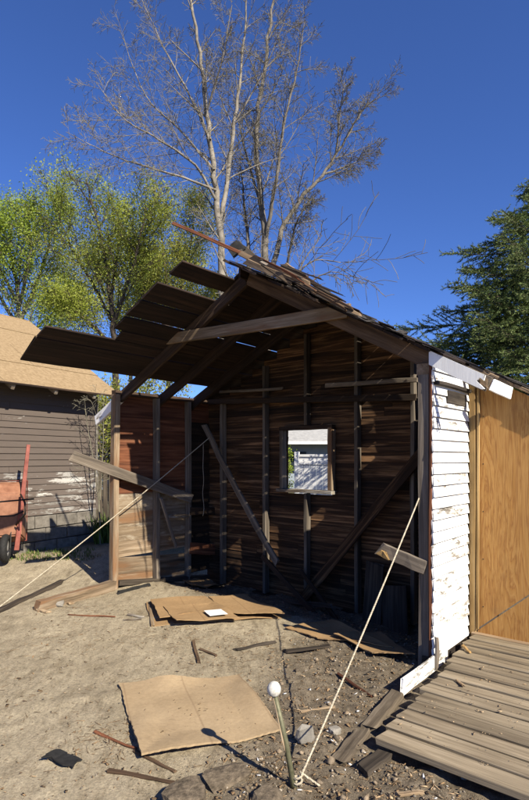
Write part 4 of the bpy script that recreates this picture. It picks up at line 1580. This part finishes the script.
def torus_mesh(R, r, n=28, k=10, sq=1.0):
    vs, fs = [], []
    for i in range(n):
        a = 2 * math.pi * i / n
        for j in range(k):
            b = 2 * math.pi * j / k
            rr = R + r * math.cos(b)
            vs.append((r * sq * math.sin(b), rr * math.cos(a), rr * math.sin(a)))
    for i in range(n):
        for j in range(k):
            fs.append((i * k + j, i * k + (j + 1) % k, ((i + 1) % n) * k + (j + 1) % k, ((i + 1) % n) * k + j))
    return mesh(vs, fs, True)


wm = frame(wc - wax * 0.1, wc + wax * 0.1, UP)
wh = link('wheel', torus_mesh(0.150, 0.052, sq=0.95), M['rubber'], wbw, wm)
rp = [(-0.035, 0.0), (-0.04, 0.03), (-0.012, 0.045), (-0.012, 0.085), (-0.03, 0.10), (-0.03, 0.112), (0.03, 0.112), (0.03, 0.10), (0.012, 0.085), (0.012, 0.045), (0.04, 0.03), (0.035, 0.0)]
vs, fs = [], []
n = 24
for (x, r) in rp:
    for k in range(n):
        a = 2 * math.pi * k / n
        vs.append((x, max(r, 0.002) * math.cos(a), max(r, 0.002) * math.sin(a)))
for i in range(len(rp) - 1):
    for k in range(n):
        a, b = i * n + k, i * n + (k + 1) % n
        fs.append((a, b, b + n, a + n))
link('rim', mesh(vs, fs, True), M['rim'], wh, wm)
for s in (-1, 1):
    board('fork', wc + wax * 0.06 * s, W(TO + s * 0.10, 0.13, 0.42), 0.03, 0.012, fn, M['black'], wbw, seg=2)

# ------------------------------------------------------------------ things leaning inside the shed
pa = on_v(372, 640, 1.30)
board_o = board('leaning_panel', on_v(371, 634, 1.25), on_v(375, 565, 1.50), 0.22, 0.02, AL, M['greydark'], None, seg=4, jag=0.03)
tag(board_o, 'dark ragged panel leaning on the back wall inside the shed', 'panel')
board_o = board('leaning_panel', on_v(396, 648, 1.2), on_v(394, 585, 1.45), 0.28, 0.02, AL, M['rot'], None, seg=4, jag=0.02)
tag(board_o, 'dark wide panel leaning inside the shed near the corner post', 'panel')
for (a, b, w, m_, lab) in (((262, 556), (318, 618), 0.07, 'dark', 'dark plank lying against the foot of the braces inside the shed'),
                           ((300, 570), (338, 622), 0.06, 'dark', 'second dark plank slumped below the window inside the shed'),
                           ((276, 600), (332, 606), 0.05, 'rot', 'low dark plank on the ground under the window')):
    o = board('fallen_plank', on_v(*a, 1.42), on_v(*b, 1.15), w, 0.025, UP, M[m_], None, seg=4, jag=0.02)
    tag(o, lab, 'plank')

# ------------------------------------------------------------------ seen through the window: fence, house, shrub
fe = thing('vinyl_fence', at_d(315, 0, 13.5) * 1.0, 'white vinyl privacy fence seen through the window hole', 'fence')
fd = Vector((0.93, -0.36, 0)).normalized()
fnrm = Vector((-0.36, -0.93, 0)).normalized()
fo = Vector((at_d(297, 458, 13.5).x, 13.5, 0))
WM[fe.name] = Matrix.Translation(fo)
fe.matrix_basis = WM[fe.name]
for k in range(14):
    p = fo + fd * (0.09 + 0.165 * k)
    board('picket', p + UP * 0.1, p + UP * 1.44, 0.155, 0.02, fd, M['vinyl'], fe, seg=1, warp=0)
for z in (0.1, 1.48, 1.66):
    board('rail', fo + UP * z - fnrm * -0.012, fo + fd * 2.4 + UP * z - fnrm * -0.012, 0.09 if z < 1.6 else 0.06, 0.05, UP, M['vinyl'], fe, seg=1, warp=0)
board('panel', fo + UP * 1.57, fo + fd * 2.4 + UP * 1.57, 0.12, 0.015, UP, M['vinyl'], fe, seg=1, warp=0)
for k in (0, 2.4):
    p = fo + fd * k
    board('post', p, p + UP * 1.76, 0.11, 0.11, fd, M['vinyl'], fe, seg=1, warp=0)
hp = Vector((at_d(300, 0, 24).x - 4, 25, 0))
house = thing('house', hp + Vector((4, 2, 0)), 'far pale house with a grey roof seen through the window hole', 'house')
hw_ = link('wall', box_mesh(10, 5, 2.3, 0), M['siding'], house, Matrix.Translation(hp + Vector((4, 3, 1.15))))
rf = []
for s in (0,):
    V_ = [(-1.4, -0.3, 2.28), (9.4, -0.3, 2.28), (9.4, 3, 3.6), (-1.4, 3, 3.6), (-1.4, 6.3, 2.28), (9.4, 6.3, 2.28)]
    V2 = V_ + [(x, y, z + 0.12) for (x, y, z) in V_]
    F_ = [(0, 1, 2, 3), (3, 2, 5, 4), (6, 9, 8, 7), (9, 10, 11, 8), (0, 6, 7, 1), (4, 5, 11, 10), (0, 3, 9, 6), (3, 4, 10, 9), (1, 7, 8, 2), (2, 8, 11, 5)]
    link('roof', mesh(V_ and V2, F_), M['roofgrey'], house, Matrix.Translation(hp))
board('gutter', hp + Vector((-1.4, -0.36, 2.3)), hp + Vector((9.4, -0.36, 2.3)), 0.14, 0.12, UP, M['vinyl'], house, seg=1, warp=0)
for x in (0.6, 3.2, 6.0):
    board('window', hp + Vector((x, 0.48, 1.4)), hp + Vector((x + 1.2, 0.48, 1.4)), 1.0, 0.05, UP, M['glass'], house, seg=1, warp=0)

# pieces in the gap between garage and shed: grey fence boards and a blue grey window wall far behind
gapf = thing('board_fence', at_d(104, 458, 11.2) - UP * EYE, 'grey board fence in the gap between garage and shed', 'fence')
fb = Vector((at_d(94, 0, 11.3).x, 11.3, 0))
for k in range(9):
    p = fb + Vector((0.105 * k, 0.05 * k, 0))
    board('picket', p + UP * 0.02, p + UP * (1.45 + rnd(-0.03, 0.03)), 0.095, 0.02, Vector((0.9, 0.43, 0)), M['greydark'], gapf, seg=2)
board('rail', fb + Vector((-0.1, 0.03, 1.2)), fb + Vector((0.95, 0.5, 1.2)), 0.08, 0.03, UP, M['greydark'], gapf, seg=1)
gh = Vector((at_d(104, 0, 26).x, 27, 0))
ghouse = thing('house', gh, 'distant blue grey house in the gap beside the brown garage', 'house')
link('wall', box_mesh(5, 4, 3.2, 0), M['siding'], ghouse, Matrix.Translation(gh + UP * 1.6))
for k in (-0.9, 0.0, 0.9):
    wpn = board('window', gh + Vector((k - 0.35, -2.03, 1.7)), gh + Vector((k + 0.35, -2.03, 1.7)), 1.2, 0.06, UP, M['glass'], ghouse, seg=1, warp=0)
    board('frame', gh + Vector((k - 0.42, -2.07, 1.7)), gh + Vector((k + 0.42, -2.07, 1.7)), 0.05, 0.03, UP, M['vinyl'], wpn, seg=1, warp=0)
V_ = [(-2.8, -2.4, 3.1), (2.8, -2.4, 3.1), (2.8, 0, 4.4), (-2.8, 0, 4.4), (-2.8, 2.4, 3.1), (2.8, 2.4, 3.1)]
V2 = V_ + [(x, y, z + 0.12) for (x, y, z) in V_]
link('roof', mesh(V2, F_), M['roofgrey'], ghouse, Matrix.Translation(gh))

# ------------------------------------------------------------------ trees
def orth(d):
    a = d.cross(UP if abs(d.z) < 0.95 else Vector((1, 0, 0))).normalized()
    return a, d.cross(a)


class Tree:
    def __init__(self, rng):
        self.T = Tubes()
        self.W = Tubes()
        self.tips = []
        self.r = random.Random(rng)

    def poly(self, pts, r0, r1, sides=6, twig=False):
        n = len(pts)
        rad = [r0 + (r1 - r0) * (i / (n - 1)) for i in range(n)]
        (self.W if twig else self.T).add([tuple(p) for p in pts], rad, sides)

    def grow(self, p, d, L, r, lvl, spec):
        R = self.r
        n = 7 if lvl == 0 else (6 if lvl == 1 else 4)
        pts = [p.copy()]
        q = p.copy()
        dd = d.normalized()
        for i in range(n):
            wob = spec['wob'][lvl]
            dd = (dd + Vector((R.uniform(-wob, wob), R.uniform(-wob, wob), R.uniform(-wob, wob))) + UP * spec['trop'][lvl]).normalized()
            q = q + dd * (L / n)
            pts.append(q.copy())
        last = lvl >= spec['max']
        self.poly(pts, r, max(r * 0.35, spec['rmin']), 6 if lvl == 0 else (5 if lvl == 1 else 3), twig=lvl >= 2)
        self.kids(pts, L, r, lvl, spec)

    def kids(self, pts, L, r, lvl, spec, t0=None):
        R = self.r
        if lvl >= spec['max']:
            for i in range(1, len(pts)):
                self.tips.append((pts[i], (pts[i] - pts[i - 1]).normalized()))
            return
        nc = spec['nc'][lvl]
        n = len(pts) - 1
        ph = R.uniform(0, 6.28)
        for c in range(nc):
            t = (spec['t0'][lvl] if t0 is None else t0) + (1 - (spec['t0'][lvl] if t0 is None else t0)) * (c + R.uniform(0, 0.9)) / nc
            t = min(t, 0.995)
            i = min(int(t * n), n - 1)
            f = t * n - i
            p = pts[i].lerp(pts[i + 1], f)
            d = (pts[i + 1] - pts[i]).normalized()
            a, b = orth(d)
            ph += 2.4 + R.uniform(-0.6, 0.6)
            an = math.radians(R.uniform(*spec['ang'][lvl]))
            cd = d * math.cos(an) + (a * math.cos(ph) + b * math.sin(ph)) * math.sin(an)
            cl = L * R.uniform(*spec['len'][lvl]) * (1 - 0.52 * t)
            cr = max(min(r * (1 - 0.6 * t) * 0.55, cl * 0.02 + 0.004), spec['rmin'])
            self.grow(p, cd, cl, cr, lvl + 1, spec)


def smooth_line(pts, k=5):
    """Catmull-Rom through points"""
    P = [pts[0] * 2 - pts[1]] + pts + [pts[-1] * 2 - pts[-2]]
    out = []
    for i in range(1, len(P) - 2):
        for j in range(k):
            t = j / k
            a, b, c, d = P[i - 1], P[i], P[i + 1], P[i + 2]
            out.append(0.5 * ((2 * b) + (c - a) * t + (2 * a - 5 * b + 4 * c - d) * t * t + (3 * b - a - 3 * c + d) * t ** 3))
    out.append(pts[-1])
    return out


def limb_tree(name, label, base, depth, limbs, spec, mats, seed, leaf=None, r_base=0.12, trunk_end=1):
    """limbs: lists of (px, py, depth offset, radius) points, the first one the trunk standing on the ground"""
    t = Tree(seed)
    o = Vector((at_d(base, HOR, depth).x, depth, 0))
    for li, (pts, r0, r1) in enumerate(limbs):
        r0, r1 = r0 * spec.get('thin', 1.0), r1 * spec.get('thin', 1.0)
        P = [at_d(px, py, depth + dd) for (px, py, dd) in pts]
        if li == 0:
            P = [o - UP * 0.2] + P
        P = [p - o for p in P]
        Q = smooth_line(P)
        Q = [p + Vector((t.r.uniform(-1, 1), t.r.uniform(-1, 1), t.r.uniform(-1, 1))) * r0 * 0.35 if 0 < i < len(Q) - 1 else p for i, p in enumerate(Q)]
        t.poly(Q, r0, r1, 8)
        L = sum((Q[i + 1] - Q[i]).length for i in range(len(Q) - 1))
        t.kids(Q, min(L, spec.get('lcap', 6.0)), r0 * 0.6, 0, spec, t0=0.35 if li == 0 else 0.15)
    root = thing(name, o, label, 'tree')
    tr = link('trunk', t.T.mesh(), mats[0], root, Matrix.Translation(o))
    if t.W.n:
        link('crown', t.W.mesh(False), mats[1], root, Matrix.Translation(o))
    if leaf:
        leaves(t.tips, leaf, root, o, seed)
    return root


def leaves(tips, leaf, root, o, seed):
    mat, n, size, spread = leaf
    rng = np.random.default_rng(seed)
    P = np.array([tuple(p) for p, d in tips])
    P = np.repeat(P, n, axis=0)
    P = P + rng.normal(0, spread, P.shape)
    k = len(P)
    a = rng.normal(size=(k, 3))
    a /= np.linalg.norm(a, axis=1, keepdims=True)
    b = np.cross(a, rng.normal(size=(k, 3)))
    b /= np.linalg.norm(b, axis=1, keepdims=True)
    s = size * rng.uniform(0.5, 1.2, (k, 1))
    c = np.cross(a, b) * 0.15
    V = np.stack([P - a * s, P + b * s * 0.45 + c * s, P + a * s, P - b * s * 0.45 + c * s], 1).reshape(-1, 3)
    F = np.arange(k * 4).reshape(-1, 4)
    ob = link('foliage', big_mesh(V, F, 4), mat, root, Matrix.Translation(o))
    return ob


bare = dict(max=3, wob=[0.08, 0.09, 0.09, 0.09], trop=[0.03, 0.0, -0.03, -0.05], nc=[18, 8, 5, 0], ang=[(28, 55), (25, 60), (25, 65)], len=[(0.26, 0.5), (0.3, 0.6), (0.45, 0.95)], t0=[0.2, 0.12, 0.1], rmin=0.0038, lcap=4.2, thin=0.8)
limb_tree('bare_tree', 'tall pale barked leafless tree rising behind the ridge of the shed', 223, 13.5, [
    ([(224, 330, 0), (222, 275, 0), (218, 215, 0), (211, 150, 0.1), (205, 90, 0.2), (196, 30, 0.3), (186, -40, 0.4)], 0.15, 0.03),
    ([(220, 230, 0), (229, 170, 0.3), (236, 110, 0.4), (243, 50, 0.6), (248, -30, 0.6)], 0.085, 0.02),
    ([(216, 200, 0), (195, 165, -0.4), (160, 140, -0.8), (125, 120, -1.0), (96, 82, -1.2)], 0.045, 0.008),
    ([(216, 190, 0), (185, 178, -0.6), (140, 165, -1.0), (105, 152, -1.3), (66, 132, -1.4)], 0.04, 0.007),
    ([(210, 140, 0), (190, 95, 0.5), (165, 50, 0.9), (140, -5, 1.2)], 0.045, 0.01),
    ([(214, 170, 0), (180, 130, 0.7), (145, 95, 1.1), (120, 30, 1.2)], 0.04, 0.008),
    ([(207, 110, 0), (222, 60, -0.5), (232, 5, -0.8)], 0.035, 0.01),
    ([(236, 120, 0.4), (262, 75, 0.2), (285, 20, 0.0)], 0.03, 0.008),
], bare, (M['bark_pale'], M['twig']), 11)
dk = dict(bare)
dk.update(nc=[18, 10, 6, 0], trop=[0.03, 0.01, -0.04, -0.06], rmin=0.005, lcap=4.6)
limb_tree('bare_tree', 'dark leafless tree with spreading crown right of the pale trunk', 268, 16.5, [
    ([(268, 340, 0), (266, 265, 0), (262, 200, 0), (256, 140, 0), (262, 80, 0.2), (272, 10, 0.3), (280, -40, 0.3)], 0.17, 0.03),
    ([(272, 270, 0), (282, 230, 0.4), (300, 200, 0.5), (322, 175, 0.6), (342, 145, 0.6), (362, 112, 0.6), (380, 95, 0.5)], 0.11, 0.015),
    ([(266, 240, 0), (276, 180, -0.6), (283, 130, -0.8), (297, 70, -1.0), (305, 20, -1.0)], 0.08, 0.012),
    ([(322, 175, 0.6), (350, 165, 0.8), (378, 150, 0.9)], 0.045, 0.008),
    ([(336, 152, 0.6), (340, 115, 0.2), (345, 75, 0.0)], 0.045, 0.008),
    ([(262, 210, 0), (245, 150, 0.5), (232, 90, 0.8)], 0.06, 0.012),
    ([(250, 280, 0.3), (246, 220, 0.6), (240, 165, 0.8)], 0.09, 0.02),
    ([(286, 272, 0.2), (296, 225, -0.5), (312, 195, -0.8)], 0.06, 0.012),
], dk, (M['bark_grey'], M['twig']), 23)
sh = dict(max=2, wob=[0.12, 0.18, 0.2], trop=[0.02, -0.02, -0.04], nc=[9, 7, 0], ang=[(30, 60), (25, 65)], len=[(0.3, 0.55), (0.3, 0.55)], t0=[0.15, 0.1], rmin=0.006)
limb_tree('bare_shrub', 'tangle of bare grey twigs showing over the roof of the shed', 285, 12.0, [
    ([(285, 340, 0), (290, 290, 0), (310, 262, 0), (340, 262, 0), (367, 262, 0)], 0.03, 0.006),
    ([(285, 340, 0), (300, 270, 0.3), (322, 235, 0.4)], 0.03, 0.006),
    ([(270, 340, 0), (262, 280, 0.3), (262, 235, 0.4)], 0.03, 0.006),
    ([(265, 340, 0), (235, 290, 0.3), (215, 250, 0.4), (205, 230, 0.4)], 0.03, 0.006),
    ([(290, 340, 0), (305, 290, -0.3), (330, 272, -0.4), (350, 278, -0.4)], 0.025, 0.005),
], sh, (M['bark_grey'], M['twig']), 31)

gsp = dict(max=3, wob=[0.1, 0.13, 0.15, 0.18], trop=[0.06, 0.05, 0.03, 0.0], nc=[13, 8, 5, 0], ang=[(25, 50), (25, 55), (25, 60)], len=[(0.34, 0.56), (0.34, 0.55), (0.4, 0.7)], t0=[0.15, 0.15, 0.15], rmin=0.006, lcap=5.0)
limb_tree('leafy_tree', 'bushy tree in fresh green leaf at the left edge above the tan roof', 18, 20.0, [
    ([(22, 380, 0), (20, 320, 0), (14, 270, 0), (8, 225, 0)], 0.16, 0.03),
    ([(20, 320, 0), (40, 275, 0.5), (52, 235, 0.8), (60, 215, 0.8)], 0.08, 0.015),
    ([(18, 310, 0), (30, 255, -0.7), (28, 215, -0.8)], 0.08, 0.015),
    ([(20, 330, 0), (-10, 280, 0.4), (-25, 235, 0.6)], 0.08, 0.015),
    ([(24, 340, 0), (50, 315, -0.6), (72, 300, -0.9)], 0.06, 0.012),
    ([(16, 300, 0), (-5, 255, -0.8), (-5, 225, -1.2)], 0.06, 0.012),
], gsp, (M['bark_grey'], M['bark_grey']), 41, (M['leaf1'], 3, 0.048, 0.2))
limb_tree('leafy_tree', 'open crowned tree in young leaf with the highest green top', 112, 18.0, [
    ([(116, 390, 0), (114, 330, 0), (108, 280, 0), (98, 225, 0), (86, 180, 0)], 0.14, 0.02),
    ([(112, 320, 0), (90, 280, 0.5), (68, 240, 0.8), (54, 200, 0.9)], 0.07, 0.012),
    ([(112, 330, 0), (128, 280, -0.5), (140, 240, -0.7), (146, 205, -0.8)], 0.07, 0.012),
    ([(110, 300, 0), (118, 250, 0.8), (116, 210, 1.1)], 0.06, 0.012),
    ([(114, 345, 0), (80, 315, -0.8), (55, 300, -1.0)], 0.05, 0.01),
], gsp, (M['bark_dark'], M['bark_dark']), 43, (M['leaf2'], 3, 0.043, 0.2))
limb_tree('leafy_tree', 'yellowish green budding tree just left of the pale bare trunk', 168, 19.0, [
    ([(168, 390, 0), (168, 320, 0), (165, 270, 0), (160, 210, 0)], 0.11, 0.02),
    ([(168, 320, 0), (185, 275, 0.5), (192, 235, 0.8), (196, 205, 0.8)], 0.06, 0.012),
    ([(168, 330, 0), (148, 290, -0.5), (142, 245, -0.8)], 0.06, 0.012),
    ([(170, 345, 0), (200, 315, 0.5), (222, 290, 0.6)], 0.05, 0.01),
], gsp, (M['bark_dark'], M['bark_dark']), 47, (M['leaf3'], 4, 0.043, 0.18))
limb_tree('leafy_tree', 'low lime green tree mass showing just above the tan roof and loose roof boards', 130, 23.0, [
    ([(130, 400, 0), (130, 350, 0), (128, 300, 0), (126, 255, 0)], 0.12, 0.02),
    ([(130, 360, 0), (95, 330, 0.5), (70, 300, 0.8), (62, 268, 0.8)], 0.07, 0.012),
    ([(130, 360, 0), (160, 330, -0.5), (185, 300, -0.8), (196, 262, -0.8)], 0.07, 0.012),
    ([(130, 350, 0), (108, 305, 0.8), (96, 262, 1.1)], 0.06, 0.012),
    ([(130, 350, 0), (150, 310, -0.8), (160, 270, -1.0)], 0.05, 0.01),
], gsp, (M['bark_grey'], M['bark_grey']), 59, (M['leaf3'], 4, 0.05, 0.25))
# green behind the window and in the gap
ws = dict(gsp)
ws.update(max=2, nc=[8, 5, 0], lcap=0.7)
limb_tree('leafy_shrub', 'small leafy shrub beside the white fence beyond the window', 285, 15.6, [
    ([(287, 500, 0), (288, 470, 0), (288, 450, 0)], 0.03, 0.008),
    ([(287, 490, 0), (284, 465, 0.5), (281, 448, 0.8)], 0.02, 0.006),
], ws, (M['bark_dark'], M['bark_dark']), 51, (M['leaf1'], 4, 0.04, 0.06))
ws = dict(ws)
ws.update(lcap=2.6, nc=[11, 7, 0])
limb_tree('leafy_shrub', 'green bush filling the gap between garage and shed', 104, 15.5, [
    ([(104, 500, 0), (105, 450, 0), (106, 400, 0)], 0.05, 0.01),
    ([(104, 480, 0), (112, 430, 0.2), (116, 395, 0.3)], 0.04, 0.01),
    ([(104, 480, 0), (98, 430, -0.2), (97, 400, 0.3)], 0.04, 0.01),
    ([(104, 480, 0), (130, 420, -0.2), (150, 385, 0.3)], 0.04, 0.01),
    ([(104, 480, 0), (140, 430, -0.2), (180, 388, 0.3)], 0.04, 0.01),
], ws, (M['bark_dark'], M['bark_dark']), 53, (M['leaf3'], 5, 0.05, 0.15))
# dry vine on the garage corner
vs_ = dict(max=2, wob=[0.1, 0.1, 0.1], trop=[0.0, -0.02, -0.04], nc=[9, 5, 0], ang=[(30, 70), (30, 70)], len=[(0.18, 0.4), (0.3, 0.6)], t0=[0.1, 0.1], rmin=0.0028, lcap=1.8)
limb_tree('dry_vine', 'leafless vine climbing the corner of the brown garage', 100, 9.0, [
    ([(100, 530, 0), (99, 490, 0), (97, 450, -0.05), (98, 410, -0.05), (100, 395, -0.1)], 0.012, 0.004),
    ([(100, 520, 0), (95, 470, -0.1), (88, 430, -0.15), (84, 395, -0.2)], 0.010, 0.004),
    ([(100, 500, 0), (103, 450, 0.05), (104, 400, 0.05)], 0.010, 0.004),
    ([(98, 420, 0), (90, 400, -0.3), (78, 402, -0.4)], 0.007, 0.003),
], vs_, (M['twig'], M['twig']), 57)
gp = [Vector((at_d(rnd(99, 108), 0, 9.2).x, 9.2 + rnd(-0.2, 0.2), 0.13)) for _ in range(30)]
grass_obj('tall_weeds', gp, 0.5, 'grass', 'tuft of tall green weeds in the gap beside the block foundation', 8, 0.012)


# spruce
def spruce(base_px, depth, H, R0, label, seed):
    rng = random.Random(seed)
    nrng = np.random.default_rng(seed)
    o = Vector((at_d(base_px, HOR, depth).x, depth, 0))
    T = Tubes()
    T.add([(0, 0, -0.2), (0, 0, H * 0.5), (0, 0, H)], [0.16, 0.09, 0.01], 8)
    B = Tubes()
    P, D = [], []

    def stretch(p, d, L, dens):
        n = max(3, int(L * dens))
        for i in range(n):
            P.append(p + d * (L * (i + rng.random()) / n))
            D.append(d)

    z = 2.7          # lower limbs trimmed off
    while z < H - 0.15:
        f = z / H
        nb_ = 7 if f < 0.7 else 5
        ph = rng.uniform(0, 6.28)
        for k in range(nb_):
            a = ph + k * 6.283 / nb_ + rng.uniform(-0.3, 0.3)
            L = R0 * (1 - f) ** 0.85 * rng.uniform(0.55, 1.14) + 0.12
            h = Vector((math.cos(a), math.sin(a), 0))
            pts = []
            m = 8
            for i in range(m + 1):
                s = i / m
                pts.append(UP * (z + L * (0.05 * s - 0.42 * s * s + 0.36 * s ** 3) * (1.25 - f) + rng.uniform(-.01, .01)) + h * L * s)
            B.add([tuple(p) for p in pts], [0.022 * (1 - i / m) * (1.1 - f) + 0.005 for i in range(m + 1)], 4)
            # side sprays
            nsp = int(12 + L * 13)
            for j in range(nsp):
                s = 0.16 + 0.84 * (j + rng.random()) / nsp
                i = min(int(s * m), m - 1)
                p = pts[i].lerp(pts[i + 1], s * m - i)
                d = (pts[i + 1] - pts[i]).normalized()
                side = d.cross(UP).normalized() * (1 if j % 2 else -1)
                sd_ = (d * rng.uniform(0.45, 0.8) + side * rng.uniform(0.5, 0.9) + UP * rng.uniform(-0.40, 0.38)).normalized()
                sl_ = L * 0.30 * (1.15 - s) * rng.uniform(0.6, 1.2) + 0.07
                q = p + sd_ * sl_
                B.add([tuple(p), tuple((p + q) / 2 + UP * 0.01), tuple(q)], [0.005, 0.004, 0.003], 3)
                stretch(p, sd_, sl_, 100)
                for _ in range(int(sl_ * 12)):
                    t_ = rng.uniform(0.2, 0.95)
                    d3 = (sd_ + Vector((rng.uniform(-.8, .8), rng.uniform(-.8, .8), rng.uniform(-.6, .6)))).normalized()
                    stretch(p + sd_ * sl_ * t_, d3, rng.uniform(0.05, 0.12), 95)
            stretch(pts[-3], (pts[-1] - pts[-3]).normalized(), (pts[-1] - pts[-3]).length, 110)
        z += rng.uniform(0.17, 0.27) * (1.15 - 0.4 * f)
    P = np.array([tuple(p) for p in P])
    D = np.array([tuple(d) for d in D])
    k = len(P)
    rv = nrng.normal(size=(k, 3))
    rv -= (rv * D).sum(1, keepdims=True) * D
    rv /= np.linalg.norm(rv, axis=1, keepdims=True) + 1e-9
    nd = D * 0.75 + rv * 0.7
    nd /= np.linalg.norm(nd, axis=1, keepdims=True)
    sd2 = np.cross(nd, nrng.normal(size=(k, 3)))
    sd2 /= np.linalg.norm(sd2, axis=1, keepdims=True) + 1e-9
    ln = nrng.uniform(0.035, 0.06, (k, 1))
    wd = 0.008
    V = np.stack([P - sd2 * wd, P + sd2 * wd, P + nd * ln], 1).reshape(-1, 3)
    F = np.arange(k * 3).reshape(-1, 3)
    root = thing('spruce_tree', o, label, 'tree')
    link('trunk', T.mesh(), M['bark_dark'], root, Matrix.Translation(o))
    link('branches', B.mesh(), M['bark_dark'], root, Matrix.Translation(o))
    link('foliage', big_mesh(V, F, 3), M['needle'], root, Matrix.Translation(o))
    print('spruce needles', k)
    return root


spruce(545, 12.2, 8.15, 7.0, 'dark green spruce tree behind the shed at the right edge', 61)
